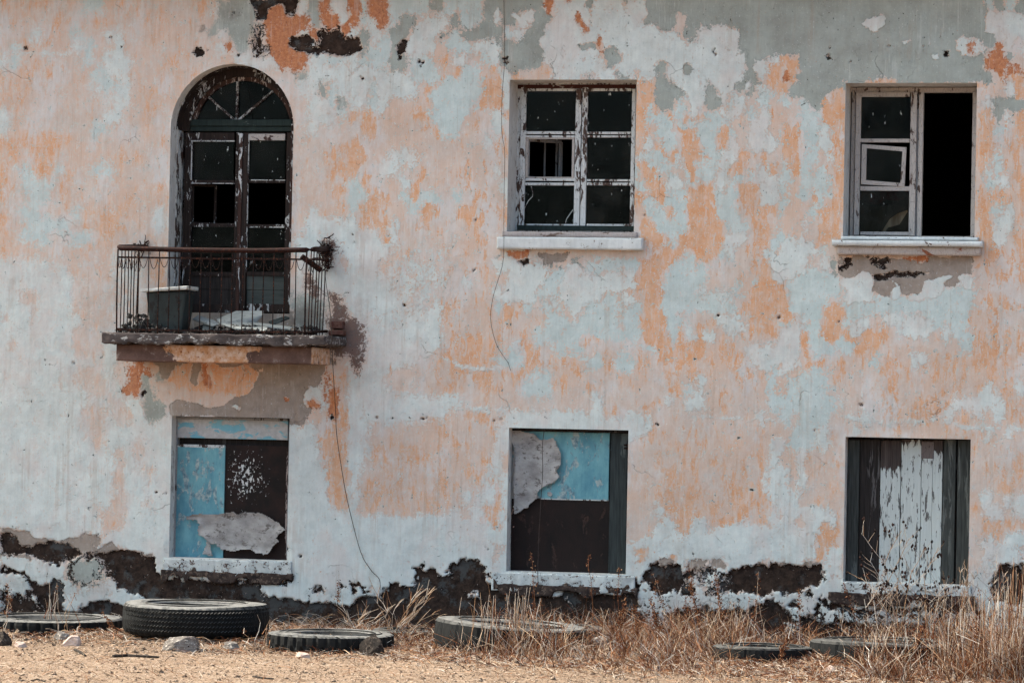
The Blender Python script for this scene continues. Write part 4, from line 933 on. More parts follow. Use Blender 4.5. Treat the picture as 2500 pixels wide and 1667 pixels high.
# --- sills: blocks with broken, uneven edges
def rough_block(name, mat, x0, x1, y0, y1, z0, z1, parent, amp=.006, step=.02, slope=0.0, chip=0.0, seed=1, smooth=True):
    """box with a subdivided, worn surface; slope lowers the front of the top, chip bites into the lower front edge"""
    nx = max(2, int((x1-x0)/step)); ny = max(2, int((y1-y0)/step)); nz = max(2, int((z1-z0)/step))
    bm_v = {}; V_ = []; F_ = []
    def vid(i, j, k):
        if (i, j, k) in bm_v: return bm_v[(i, j, k)]
        x = x0+(x1-x0)*i/nx; y = y0+(y1-y0)*j/ny; z = z0+(z1-z0)*k/nz
        if k == nz: z -= slope*(1-j/ny)
        V_.append([x, y, z]); bm_v[(i, j, k)] = len(V_)-1; return len(V_)-1
    for i in range(nx):
        for j in range(ny):
            F_.append([vid(i,j,nz), vid(i+1,j,nz), vid(i+1,j+1,nz), vid(i,j+1,nz)]); F_.append([vid(i,j+1,0), vid(i+1,j+1,0), vid(i+1,j,0), vid(i,j,0)])
        for k in range(nz):
            F_.append([vid(i,0,k), vid(i+1,0,k), vid(i+1,0,k+1), vid(i,0,k+1)]); F_.append([vid(i,ny,k+1), vid(i+1,ny,k+1), vid(i+1,ny,k), vid(i,ny,k)])
    for j in range(ny):
        for k in range(nz):
            F_.append([vid(0,j,k+1), vid(0,j+1,k+1), vid(0,j+1,k), vid(0,j,k)][::-1][::-1]); F_.append([vid(nx,j,k), vid(nx,j+1,k), vid(nx,j+1,k+1), vid(nx,j,k+1)])
    A_ = np.array(V_)
    n1 = vnoise(A_[:, 0]*100, A_[:, 2]*100+A_[:, 1]*70, 9, seed, 4)-.5; n2 = vnoise(A_[:, 0]*100+50, A_[:, 1]*100-A_[:, 2]*60, 7, seed+1, 4)-.5
    A_[:, 1] += n1*amp*2; A_[:, 2] += n2*amp*2
    if chip:
        e = vnoise(A_[:, 0]*100, A_[:, 0]*0, 11, seed+5, 4); t = (A_[:, 2]-z0)/(z1-z0)
        low = t < .5; A_[low, 2] += np.maximum(0, e[low]-.45)*chip*(1-t[low]*2)
    return np_mesh(name, A_, F_, M[mat] if isinstance(mat, str) else mat, parent, smooth=False)
def psill(name, mat, px0, py0, px1, py1, proud, parent=None, back=0.0, **k):
    a = at(px0, (py0+py1)/2, -proud)[0]; b_ = at(px1, (py0+py1)/2, -proud)[0]; t = at((px0+px1)/2, py0, -proud)[2]; u = at((px0+px1)/2, py1, -proud)[2]
    return rough_block(name, mat, a, b_, -proud, back, u, t, parent or BLD, **k)
psill('window_sill', 'sill_white', 1213, 578, 1568, 609, .09, slope=.012, seed=3, amp=.004)
psill('window_sill', peel('sill_top_dust', 'a89c98', '6b5a52', .7, 10, (.4, 1, 1)), 1226, 566, 1556, 580, .02, back=.34, seed=4, amp=.005)
psill('window_sill', 'sill_white', 2031, 586, 2398, 601, .13, slope=.006, seed=5, amp=.002)
psill('sill_moulding', peel('pink_sill_cement', 'b7aca6', '6b4a3c', .8, 10, (.5, 1, 1), '9a5c40'), 2044, 602, 2394, 623, .085, seed=6, amp=.003)
psill('window_sill', 'sill_white', 2054, 578, 2388, 586, .03, back=.36, seed=16, amp=.003)
SILLW = cement('low_sill_whitewash', 'b4b8b7', 'cdd0ce', '4a3f3a', .74, 11)
DARKR = simple('bare_dark_render', '2b2423', '4a3e39', 14, .95, .006, c3='6a5a50')
psill('window_sill', SILLW, 398, 1366, 712, 1408, .014, seed=7, slope=.01, amp=.012, chip=.30, step=.014)
psill('sill_base', DARKR, 392, 1396, 714, 1424, .02, seed=8, chip=.40, amp=.012, step=.014)
psill('window_sill', SILLW, 1199, 1401, 1550, 1446, .014, seed=9, slope=.01, amp=.012, chip=.30, step=.014)
psill('sill_base', DARKR, 1204, 1430, 1556, 1458, .02, seed=10, chip=.40, amp=.012, step=.014)
psill('window_sill', SILLW, 2054, 1424, 2372, 1457, .016, seed=11, slope=.01, amp=.010, chip=.30, step=.014)
psill('sill_base', DARKR, 2022, 1450, 2380, 1480, .024, seed=12, chip=.40, amp=.012, step=.014)

# --- lower windows: boards
def board_mat(name, base, base2, under, amount, worn=None, scale=9, st=(1, 1, .5)):
    g = G(name); v = g.mapv(st)
    n = g.noise(scale, 7, .7, v, .4); col = g.mix(g.ramp(g.noise(5, 6, .7, v), .35, .65), lin(base), lin(base2))
    m = g.ramp(n, .5+(.5-amount)*.36-.02, .5+(.5-amount)*.36+.02)
    und = g.mix(g.ramp(g.noise(20, 5, .7), .4, .6), lin(under), lin(worn or under))
    runs = g.noise(30, 5, .7, g.mapv((1, 1, .1)))
    col = g.mul(g.mix(m, und, col), g.math('MULTIPLY_ADD', runs, .3, .85))
    return g.fin(col, .7, g.bump(g.math('ADD', m, g.noise(60, 4)), .001), .25)
M['blue'] = board_mat('pale_blue_board', '80b4bb', '588c9c', 'a9b5b3', .66, '5f7f8c')
M['blue_head'] = board_mat('blue_flaked_header', '6fa7b8', '86b4bf', 'b9b7b6', .40, 'a9a7a6', 12, (.5, 1, 1))
M['brown_board'] = board_mat('dark_brown_board', '241613', '130d0c', '33221d', .80, '3c2a24', 11)
def spatter_board():
    g = G('brown_board_white_spatter')
    col = g.mix(g.ramp(g.noise(5, 6, .7), .35, .65), lin('2a1814'), lin('120c0b'))
    P = at(600, 1168, .16); x, y, z = g.xyz()
    d = g.math('SQRT', g.math('ADD', g.math('POWER', g.math('MULTIPLY', g.math('SUBTRACT', x, float(P[0])), 5.2), 2.0), g.math('POWER', g.math('MULTIPLY', g.math('SUBTRACT', z, float(P[2])), 4.4), 2.0)))
    n = g.noise(38, 6, .75, g.mapv((1, 1, .7)))
    m = g.ramp(g.math('SUBTRACT', n, g.math('MULTIPLY', d, .16)), .475, .50)
    return g.fin(g.mix(m, col, lin('c9c9c8')), .7, g.bump(n, .001), .25)
M['spatter'] = spatter_board()
def torn(name, poly, Y, mat, parent, curl=.03, step=2.2, seed=3, belly=.02):
    P = np.asarray(poly, float); lo = P.min(0)-2; hi = P.max(0)+2
    xs = np.arange(lo[0], hi[0], step); ys = np.arange(lo[1], hi[1], step); X, Y_ = np.meshgrid(xs, ys)
    jx = (vnoise(X, Y_, 7, seed, 3)-.5)*7; jy = (vnoise(X, Y_, 8, seed+1, 3)-.5)*7
    sd = poly_sd((X+jx).ravel(), (Y_+jy).ravel(), P).reshape(X.shape); w_ = len(xs)
    off = -curl*np.exp(sd/7.0)*np.clip(vnoise(X, Y_, 40, seed+2, 2)*1.6-.2, 0, 1.3) - belly*vnoise(X, Y_, 60, seed+3, 3)
    V_ = np.array([at(x, y, Y) for x, y in zip(X.ravel(), Y_.ravel())]); V_[:, 1] += off.ravel()
    back = V_.copy(); back[:, 1] += .004
    i, j = np.meshgrid(np.arange(w_-1), np.arange(len(ys)-1)); q = (j*w_+i).ravel(); s_ = sd.ravel()
    ok = (s_[q]+s_[q+1]+s_[q+w_]+s_[q+w_+1])/4 < 0; q = q[ok]; N = len(V_)
    F1 = np.stack([q, q+1, q+w_+1, q+w_], -1)[:, ::-1]; F2 = np.stack([q, q+1, q+w_+1, q+w_], -1)+N
    F_ = [tuple(f) for f in F1]+[tuple(f) for f in F2]
    es = {}
    for f in F1:
        for a, b_ in zip(f, np.roll(f, -1)): es[(a, b_)] = es.get((a, b_), 0)+1
    for (a, b_) in es:
        if (b_, a) not in es: F_.append((b_, a, a+N, b_+N))
    used = sorted({k for f in F_ for k in f}); rm = {k: n_ for n_, k in enumerate(used)}
    A_ = np.concatenate([V_, back])[used]
    return np_mesh(name, A_, [[rm[k] for k in f] for f in F_], mat, parent)
M['paper'] = simple('torn_grey_sheet', '8b8684', 'b4b0ad', 9, .85, .004, c3='726c69', vscale=(.7, 1, 1))
LL = part('window', 'grey_frame', bars((420,1020,430,1364,.13,.08),(702,1020,720,1364,.13,.08),(429,1019,703,1025,.12,.08)), BLD)
LL['label'] = 'ground floor window boarded with a pale blue and a brown board under a torn sheet'
part('header_board', 'blue_head', bars((429,1025,703,1071,.14,.03)), LL)
part('blue_board', 'blue', bars((428,1086,547,1364,.15,.025)), LL)
part('top_strip', 'white_frame', bars((429,1085,547,1092,.145,.02)), LL)
part('brown_board', 'spatter', bars((548,1087,703,1364,.162,.02)), LL)
part('edge_batten', peel('edge_batten_paint', '9a8b86', '2f1f1b', .5, 20), bars((697,1094,703,1364,.14,.02)), LL)
part('gap_shadow_board', 'plank_dark', bars((429,1071,703,1088,.22,.02)), LL)  # dark strip added to stand in for the shadow in the gap
SH = zy1([(1070,612),(1130,598),(1270,598),(1300,590),(1340,583),(1370,600),(1400,590),(1440,588),(1500,592),(1540,612),(1600,650),(1645,690),(1600,710),(1590,735),(1612,755),(1580,770),(1545,830),(1480,820),(1440,800),(1330,808),(1280,800),(1240,770),(1200,760),(1185,740),(1150,720),(1135,690),(1150,660),(1130,632),(1080,630)])
sh = torn('torn_sheet', SH, .135, M['paper'], LL, .045)
tr_ = torn('torn_flap', zy1([(1195,745),(1208,770),(1215,800),(1225,842),(1170,828)]), .13, M['paper'], LL, .02, seed=8)

LC = part('window', 'plank_dark', bars((1240,1048,1246,1398,.15,.08),(1242,1049,1530,1054,.13,.09),(1526,1050,1545,1398,.16,.08)), BLD)
LC['label'] = 'ground floor window boarded with a blue board over a dark brown one and a grey plank'
part('blue_board', 'blue', bars((1242,1054,1487,1217,.165,.02)), LC)
part('blue_board_edge', 'white_frame', bars((1242,1217,1486,1219.5,.163,.022)), LC, .001)
part('white_strip', peel('white_strip_paint', 'b5adaa', '6d94a0', .8, 12), bars((1243,1055,1257,1216,.160,.01)), LC)
part('brown_board', 'brown_board', bars((1242,1219,1487,1397,.17,.02)), LC)
part('flaked_strip', peel('flaked_strip_paint', 'a2827a', '231614', .45, 16, (1, 1, .6)), bars((1243,1221,1256,1335,.164,.01)), LC)
part('grey_plank', 'plank_grey', bars((1488,1058,1530,1398,.145,.04)), LC)
SH2 = zy6([(470,160),(560,165),(640,180),(660,205),(700,235),(720,225),(750,230),(790,215),(815,250),(830,290),(850,340),(850,410),(820,470),(835,500),(830,530),(780,560),(750,580),(700,605),(670,630),(665,680),(610,720),(600,750),(550,765),(520,790),(490,792),(490,560),(500,380),(500,300),(470,240)])
torn('torn_sheet', SH2, .155, M['paper'], LC, .035, seed=13)
torn('torn_flap', zy6([(745,628),(775,630),(783,655),(760,665),(745,650)]), .15, M['paper'], LC, .01, seed=15)
m_ = MB()
for x_, y_ in ((1523,1084),(1523,1092)): m_.pbox(x_, y_, x_+10, y_+4, .10, .14)
m_.build('hinge', M['rusty'], LC)

LR = empty('window'); LR.parent = BLD; LR['label'] = 'ground floor window closed with upright planks, the middle ones white'
def white_plank(name, ytop, soft=1.0):
    g = G(name); g0 = g.mapv((1, 1, .14)); n = g.noise(34, 6, .72, g0, .3); x, y, z = g.xyz(); zt = float(at(2200, ytop, .17)[2])
    edge = g.math('MULTIPLY', g.math('SUBTRACT', zt, z), 9.0/soft, clamp=True)
    f = g.math('ADD', g.math('MULTIPLY', edge, .62), g.math('MULTIPLY', g.math('SUBTRACT', n, .5), 1.5))
    m = g.math('MULTIPLY', g.ramp(f, .36, .40), g.math('SUBTRACT', 1.0, g.math('MULTIPLY', g.ramp(g.noise(26, 4, .8, g.mapv((1, 1, .22), (2, 2, 2))), .575, .61), .85)))
    grain = g.noise(70, 5, .7, g.mapv((1, 1, .05))); wood = g.mix(g.ramp(grain, .3, .7), lin('332c2a'), lin('544a47'))
    pt = g.mul(lin('c4c9c6'), g.math('MULTIPLY_ADD', grain, .35, .78))
    return g.fin(g.mix(m, wood, pt), .85, g.bump(g.math('ADD', g.math('MULTIPLY', grain, .6), m), .0015))
W1, W2, W3 = white_plank('half_white_plank', 1128), white_plank('white_plank', 1060, 1.0), white_plank('white_plank_patched', 1085)
for (a, b_, mt, Y) in ((2068,2096,'plank_green',.15),(2098,2147,'plank_dark',.165),(2148,2197,W1,.16),(2198.5,2247,W2,.158),(2248,2275,W3,.16),(2275.6,2299,W3,.16),(2301,2331,'plank_green',.15),(2336,2368,'plank_green',.15)):
    part('plank', mt, bars((a, 1074+random.uniform(-2, 3), b_, 1426, Y, .03)), LR)
part('backing_board', 'plank_dark', bars((2062,1070,2370,1426,.21,.02)), LR)
part('plank_patch', peel('patch_paint', '6e6462', '3b3230', .6, 20, (1, 1, .3)), bars((2249,1078,2280,1119,.155,.01)), LR)

# ------------------------------------------------------------------ the balcony
BYF = -0.66        # front plane of the railing
BAL = tag(empty('balcony')); BAL.parent = BLD
M['slab'] = simple('crumbling_concrete', '3a3433', '5d5350', 10, .95, .008, c3='a09c99', vscale=(.5, 1, 1))
def beam_material():
    g = G('balcony_beam_plaster')
    n = g.noise(9, 5, .8, None, .4); x, y, z = g.xyz()
    P = at(515, 853, -.56); hw = float(at(640, 853, -.56)[0]-P[0]); 
    dx = g.math('DIVIDE', g.math('ABSOLUTE', g.math('SUBTRACT', x, float(P[0]))), hw)
    zb = float(at(515, 886, -.56)[2]); zt = float(at(515, 840, -.56)[2])
    hh = g.math('DIVIDE', g.math('SUBTRACT', z, zb), zt-zb)
    f = g.math('ADD', g.math('SUBTRACT', 1.0, dx), g.math('MULTIPLY', g.math('SUBTRACT', n, .5), 1.1))
    f = g.math('ADD', f, g.math('MULTIPLY', hh, .35))
    m = g.ramp(f, .34, .37)
    xr = float(at(762, 860, -.56)[0])
    side = g.ramp(x, xr-.01, xr+.0)
    m = g.math('MAXIMUM', m, g.math('MULTIPLY', side, g.ramp(n, .40, .46)))
    pl = g.mix(g.ramp(g.noise(14, 5, .75), .4, .62), lin('c8936c'), lin('dcc3b2')); pl = g.mix(g.ramp(g.noise(25, 4, .7), .60, .66), pl, lin('8a4a28'))
    dk = g.mix(g.ramp(g.noise(6, 6, .7), .35, .7), lin('5a4641'), lin('7d655d')); dk = g.mix(g.ramp(g.noise(12, 5, .8), .58, .66), dk, lin('8c7e79'))
    return g.fin(g.mix(m, dk, pl), .95, g.bump(g.math('ADD', m, g.math('MULTIPLY', n, .8)), .005), .1)
M['beam'] = beam_material()
def bx(px, py, Y): return at(px, py, Y)
sl0, sl1 = bx(248, 825, -.72)[0], bx(788, 825, -.72)[0]; slt, slb = bx(500, 815, -.72)[2], bx(500, 842, -.72)[2]
slab = rough_block('slab', 'slab', sl0, sl1+.02, -.72, 0.0, slb, slt, BAL, amp=.013, step=.016, seed=21, chip=.07)
bm0, bm1 = bx(284, 860, -.56)[0], bx(764, 860, -.56)[0]; bmb = bx(500, 884, -.56)[2]
rough_block('beam', 'beam', bm0, bm1, -.56, 0.0, bmb, slb-.002, BAL, amp=.004, step=.02, seed=23)
part('brick_stub', simple('broken_brick', '4a231c', '6a5048', 18), lambda m_: (m_.pbox(806, 784, 836, 802, -.08, .02), m_.pbox(802, 806, 838, 818, -.10, .02)), BAL, .008)
cx0 = bx(288, 620, BYF)[0]; cx1 = bx(748, 620, BYF)[0]
def zat(py, px=500, Y=BYF): return bx(px, py, Y)[2]
zr, zm, zb = zat(608), zat(631), zat(808)
sag = lambda x: -.018*math.sin((x-cx0)/(cx1-cx0)*math.pi*1.1)
wob = lambda i, a=.006: (vnoise(np.array([i*1.0]), np.array([0.]), 1.7, 31, 2)[0]-.5)*a
# handrail: wall - corner - front - corner - wall
hp = [(cx0+.03, 0.0, zr+.045)] + [(cx0, BYF+.03, zr+.012), (cx0+.02, BYF, zr)] + [(cx0+(cx1-cx0)*t, BYF, zr-.012*math.sin(t*3.1)+wob(t*9)) for t in np.linspace(.06, .96, 16)] + [(cx1+.0, BYF+.01, zr), (cx1+.04, BYF+.08, zr+.01), (cx1+.015, 0.0, zr+.045)]
m_ = MB(); m_.tube(hp, .023, 8); m_.build('handrail', M['rail'], BAL, smooth=True)
def flat_rail(name, z, th=.012):
    m_ = MB(); P = [(cx0+.01, 0.0, z+.03), (cx0, BYF+.01, z+.004)] + [(cx0+(cx1-cx0)*t, BYF+.004*math.sin(t*20), z+wob(t*7+z, .008)) for t in np.linspace(.03, .97, 18)] + [(cx1, BYF+.01, z), (cx1+.02, 0.0, z+.03)]
    for a, b_ in zip(P[:-1], P[1:]): m_.beam(a, b_, .016, th)
    return m_.build(name, M['rusty'], BAL)
flat_rail('middle_rail', zm); flat_rail('bottom_rail', zb, .02)
proto = None
def baluster(x0, y0, x1=None, y1=None, top=None, r=.0052, bend=0.0):
    top = top or zr-.01; x1 = x0 if x1 is None else x1; y1 = y0 if y1 is None else y1
    m_ = MB(); k = 6
    m_.tube([(x0+(x1-x0)*t+bend*math.sin(t*math.pi), y0+(y1-y0)*t, zb-.05+(top-zb+.05)*t) for t in np.linspace(0, 1, k)], r, 5)
    return m_.build('baluster', M['rusty'], BAL, smooth=True)
for i in range(19):
    x = cx0+(cx1-cx0)*i/18; 
    if i == 1: continue
    baluster(x-random.uniform(-.004, .004), BYF, x+random.uniform(-.004, .004), BYF, bend=random.uniform(-.005, .005), r=.008 if i in (0, 18) else .0052)
for i in range(1, 7):
    y = BYF+(-BYF)*i/7.2
    baluster(cx0+.005, y, cx0+.005, y, top=zr+.01+.03*i/7, bend=random.uniform(-.006, .006))
    baluster(cx1+.005, y, cx1+.02, y, top=zr+.01+.03*i/7, bend=random.uniform(-.01, .006))
baluster(cx0+.0, -.12, cx0+.01, -.10, r=.008)
# wire loops hanging from the middle rail
def loops(xa, ya, xb, yb, n, miss=()):
    m_ = MB()
    for i in range(n):
        if i in miss: continue
        w0, w1 = (i+.12)/n, (i+.88)/n; P = []
        dp = .085+random.uniform(-.012, .012)
        for t in np.linspace(0, 1, 9):
            s_ = w0+(w1-w0)*t; P.append((xa+(xb-xa)*s_, ya+(yb-ya)*s_-.006, zm-.01-dp*(1-abs(2*t-1)**2.2)))
        m_.tube(P, .0032, 4)
    return m_.build('scalloped_wire', M['rusty'], BAL)
loops(cx0, BYF, cx1, BYF, 18, (10,)); loops(cx0, 0, cx0, BYF, 6); loops(cx1+.01, BYF, cx1+.01, -.2, 4)
# rust tangles where the rail enters the wall
def tangle(c, n, r, name='rust_tangle'):
    m_ = MB()
    for _ in range(n):
        p = Vector(c)+Vector((random.gauss(0, r*.5), random.gauss(0, r*.3), random.gauss(0, r*.5))); P = [p]
        for _ in range(5): p = p+Vector((random.gauss(0, r*.4), random.gauss(0, r*.2), random.gauss(0, r*.4))); P.append(p)
        m_.tube(P, random.uniform(.003, .007), 4)
    m_.build(name, M['rusty'], BAL)
tangle((cx0+.02, -.03, zr+.03), 26, .05); tangle((cx1+.0, -.05, zr+.01), 34, .06); tangle((cx1+.02, -.04, zm-.02), 12, .05)
m_ = MB(); a_ = Vector(at(736, 626, -.58)); b__ = Vector(at(784, 660, -.40)); m_.beam(a_, b__, .05, .03); m_.build('charred_bracket', M['rusty'], BAL, bevel=.008)

# --- things lying on the balcony
FLZ = slt+.002
def on_base(name, mb_, mat, label, cat, base, group=None, **k):
    o = mb_.build(name, M[mat] if isinstance(mat, str) else mat, None, base, **k); return tag(o, label, cat, group or {'sheet': 'broken sheets on the balcony', 'wire': 'loose wires on the facade', 'stick': 'sticks on the sand'}.get(cat))
# tub with a white rim
M['tub'] = simple('dark_enamel_tub', '1f2626', '303838', 6, .55, .002, .3, c3='1d1a19', vscale=(1, 1, .5))
M['enamel'] = simple('white_enamel_rim', 'd8d7d3', 'a9a7a2', 8, .6, .001, .4)
tx0, tx1 = bx(358, 710, -.5)[0], bx(457, 710, -.5)[0]; tt = bx(405, 712, -.5)[2]
TUB = tag(empty('metal_tub', ((tx0+tx1)/2, -.40, FLZ)), 'dark grey metal tub with a white rim standing at the left end of the balcony', 'tub')
m_ = MB(); ins_ = .045
def frus(m_, x0, x1, y0, y1, z0, z1, i0, i1=0.0, off=(0, 0, 0)):
    vs = [(x0+i0,y0+i0*.6,z0),(x1-i0,y0+i0*.6,z0),(x1-i0,y1-i0*.6,z0),(x0+i0,y1-i0*.6,z0),(x0+i1,y0,z1),(x1-i1,y0,z1),(x1-i1,y1,z1),(x0+i1,y1,z1)]
    vs = [(a-off[0], b_-off[1], c_-off[2]) for a, b_, c_ in vs]
    m_.add(vs, [(0,3,2,1),(4,5,6,7),(0,1,5,4),(1,2,6,5),(2,3,7,6),(3,0,4,7)])
OFF = TUB.location
frus(m_, tx0, tx1, -.53, -.25, FLZ, tt, ins_, off=OFF); m_.build('tub_body', M['tub'], TUB, bevel=.018)
m_ = MB()
l0, l1 = bx(349, 705, -.5)[0], bx(461, 705, -.5)[0]
vs = [(l0,-.57,tt-.01),(l1,-.57,tt+.02),(l1+.0,-.21,tt+.02),(l0,-.21,tt-.01),(l0+.005,-.57,tt+.018),(l1+.01,-.57,tt+.055),(l1,-.21,tt+.055),(l0+.005,-.21,tt+.018)]
m_.add([(a-OFF[0], b_-OFF[1], c_-OFF[2]) for a, b_, c_ in vs], [(0,3,2,1),(4,5,6,7),(0,1,5,4),(1,2,6,5),(2,3,7,6),(3,0,4,7)]); m_.build('tub_rim', M['enamel'], TUB, bevel=.008)
M['sheet'] = simple('pale_broken_sheet', '8a8c8a', 'a5a7a4', 5, .8, .002, .2, c3='7e807f')
M['sheet2'] = simple('grey_cement_sheet', '4d5050', '6b6e6d', 6, .9, .004, .1, c3='3a3b3b')
def slabpoly(name, pts, th, mat, label, cat='sheet', group=None, nd=(0, 0, 1)):
    m_ = MB(); N_ = Vector(nd)*th; n = len(pts); P = [Vector(p) for p in pts]
    m_.add(P+[p-N_ for p in P], [tuple(range(n)), tuple(range(2*n-1, n-1, -1))]+[(i, n+i, n+(i+1) % n, (i+1) % n) for i in range(n)])
    base = sum(P, Vector())/n; base.z = min(p.z for p in P)-th
    return on_base(name, m_, mat, label, cat, tuple(base), group)
def zp(lst): return [tuple(at(200+x/3.136, 500+y/3.136, Y)) for x, y, Y in lst]
slabpoly('broken_sheet', zp([(1030,875,-.3),(1180,812,-.12),(1390,810,-.08),(1385,845,-.12),(1330,890,-.2),(1250,900,-.3),(1420,940,-.5),(1405,968,-.58),(1180,945,-.56),(1060,905,-.48)]), .012, 'sheet', 'largest pale broken sheet leaning in the middle of the balcony floor')
slabpoly('broken_sheet', zp([(845,875,-.3),(890,842,-.18),(960,870,-.25),(1010,880,-.3),(1050,910,-.45),(1000,925,-.52),(930,890,-.45)]), .01, 'sheet', 'small pale broken sheet lying right of the metal tub')
slabpoly('broken_sheet', zp([(930,905,-.35),(1000,925,-.4),(1005,945,-.5),(920,965,-.56)]), .008, 'sheet2', 'small darker curled sheet piece in front of the pale sheets')
slabpoly('broken_sheet', zp([(370,935,-.3),(440,895,-.2),(510,890,-.2),(505,945,-.45),(420,945,-.5)]), .012, 'sheet2', 'grey broken sheet piece left of the metal tub')
slabpoly('long_batten', zp([(1265,900,-.42),(1330,898,-.38),(1700,945,-.42),(1700,962,-.5),(1420,930,-.48)]), .01, 'sheet', 'long thin pale batten lying toward the right end of the balcony', 'batten')
slabpoly('broken_board', zp([(1100,905,-.25),(1130,895,-.2),(1330,955,-.6),(1300,965,-.62)]), .014, 'plank_dark', 'dark narrow board lying across the middle of the balcony floor', 'board', 'broken boards on the balcony')
slabpoly('broken_board', zp([(1430,890,-.15),(1560,850,-.06),(1590,862,-.08),(1460,915,-.25)]), .014, 'plank_grey', 'short grey board resting against the wall below the door at the right', 'board', 'broken boards on the balcony')
slabpoly('broken_board', zp([(860,940,-.4),(1010,890,-.2),(1030,900,-.22),(880,958,-.5)]), .012, 'plank_dark', 'dark splintered board between the metal tub and the pale sheets', 'board', 'broken boards on the balcony')
m_ = MB()
for i in range(950):       # rubble
    x = random.uniform(cx0+.02, cx1-.02); y = random.uniform(-.64, -.06); s_ = random.uniform(.006, .026)*(1.5 if random.random() < .1 else 1)
    h_ = FLZ+random.random()*(.10*math.exp(-((x-cx0-.1)/.22)**2)+.05+.03*math.sin(x*7)+.04*math.exp(-((x-cx1)/.3)**2))*min(1, (.66+y)*4+.25)
    R_ = Euler((random.random()*3, random.random()*3, random.random()*3)).to_matrix()
    vs = [R_ @ Vector((a*s_*random.uniform(.5, 1), b_*s_*random.uniform(.5, 1), c_*s_*random.uniform(.3, .7)))+Vector((x, y, h_+s_*.3)) for a in (-1, 1) for b_ in (-1, 1) for c_ in (-1, 1)]
    m_.add(vs, [(0,1,3,2),(4,6,7,5),(0,4,5,1),(2,3,7,6),(0,2,6,4),(1,5,7,3)])
for i in range(60):
    p = Vector((random.uniform(cx0, cx1), random.uniform(-.6, -.1), FLZ+.01)); a = random.random()*6.28
    m_.tube([p, p+Vector((math.cos(a)*.08, math.sin(a)*.06, random.uniform(0, .04))), p+Vector((math.cos(a+.4)*.15, math.sin(a+.4)*.1, random.uniform(0, .05)))], .003, 3)
tag(on_base('rubble', m_, simple('balcony_rubble', '221f1e', '47423f', 30, .95, .003, c3='6a6562'), 'dark crumbled rubble and twigs strewn over the balcony floor', 'rubble', (0, -.3, FLZ)), kind='stuff')

# --- hanging wires
def wire(label, pts, r=.0028, sub=6):
    P = [Vector(at(x, y, Y)) for x, y, Y in pts]; out = []
    for i in range(len(P)-1):
        p0 = P[max(i-1, 0)]; p1 = P[i]; p2 = P[i+1]; p3 = P[min(i+2, len(P)-1)]
        for k in range(sub):
            t = k/sub; out.append(.5*((2*p1)+(-p0+p2)*t+(2*p0-5*p1+4*p2-p3)*t*t+(-p0+3*p1-3*p2+p3)*t**3))
    out.append(P[-1]); m_ = MB(); m_.tube(out, r, 5)
    return on_base('hanging_wire', m_, 'wire', label, 'wire', tuple(P[-1]), smooth=True)
wire('thin dark wire hanging from the right end of the balcony down to the ground', [(792,640,-.1),(796,690,-.4),(806,760,-.72),(811,838,-.74),(812,880,-.3),(819,1000,-.05),(822,1060,-.03),(835,1150,-.03),(850,1230,-.03),(880,1345,-.03),(905,1390,-.03),(927,1416,-.05),(926,1460,-.15)], .0032)
wire('thin wire running down the wall from the top, left of the middle upper window', [(1229,-60,-.015),(1230,0,-.015),(1232,140,-.015),(1226,232,-.03),(1225,320,-.04),(1232,370,-.04),(1231,450,-.05),(1230,560,-.13),(1230,605,-.14),(1226,650,-.05),(1204,725,-.02),(1198,780,-.02),(1210,835,-.02),(1228,868,-.02),(1240,885,-.02),(1247,905,-.02)], .0021)
wire('thin wire hanging in front of the middle ground floor window', [(1329,1049,-.02),(1324,1090,-.02),(1325,1150,-.03),(1320,1230,-.05),(1315,1320,-.07),(1313,1400,-.09),(1316,1460,-.11),(1319,1530,-.14)], .003)

# ------------------------------------------------------------------ ground
def gh(x, y):
    """ground height: litter mound along the tyres, flat sandy yard in front"""
    x = np.asarray(x, float); y = np.asarray(y, float)
    crest = np.exp(-((y+2.9)/1.0)**2)
    lump = (vnoise(x*100, y*100, 70, 41, 3)-.5)*.10 + (vnoise(x*100, y*100, 14, 42, 3)-.5)*.09
    fine = (vnoise(x*100, y*100, 5, 43, 2)-.5)*.012
    right = np.clip((x-.2)/2.5, 0, 1)
    return crest*(.035+lump) + right*np.exp(-((y+3.6)/1.4)**2)*(.02+lump*.5) + fine*(.35+crest) - .01
def axis(lo, hi, step, far, ratio=1.25):
    a = list(np.arange(lo, hi+1e-6, step)); s_ = step; v = hi
    while v < far[1]: s_ *= ratio; v += s_; a.append(v)
    s_ = step; v = lo; pre = []
    while v > far[0]: s_ *= ratio; v -= s_; pre.append(v)
    return np.array(pre[::-1]+a)
GX = axis(-6.2, 6.2, .022, (-400, 400)); GY = axis(-8.5, .1, .022, (-400, 400))
XX, YY = np.meshgrid(GX, GY); HH = gh(XX, YY)
far_ = (np.abs(XX) > 9) | (YY < -12) | (YY > .3); HH = np.where(far_, -.01, HH)
V = np.stack([XX, YY, HH], -1).reshape(-1, 3); n_ = len(GX)
i, j = np.meshgrid(np.arange(len(GX)-1), np.arange(len(GY)-1)); q = (j*n_+i).ravel()
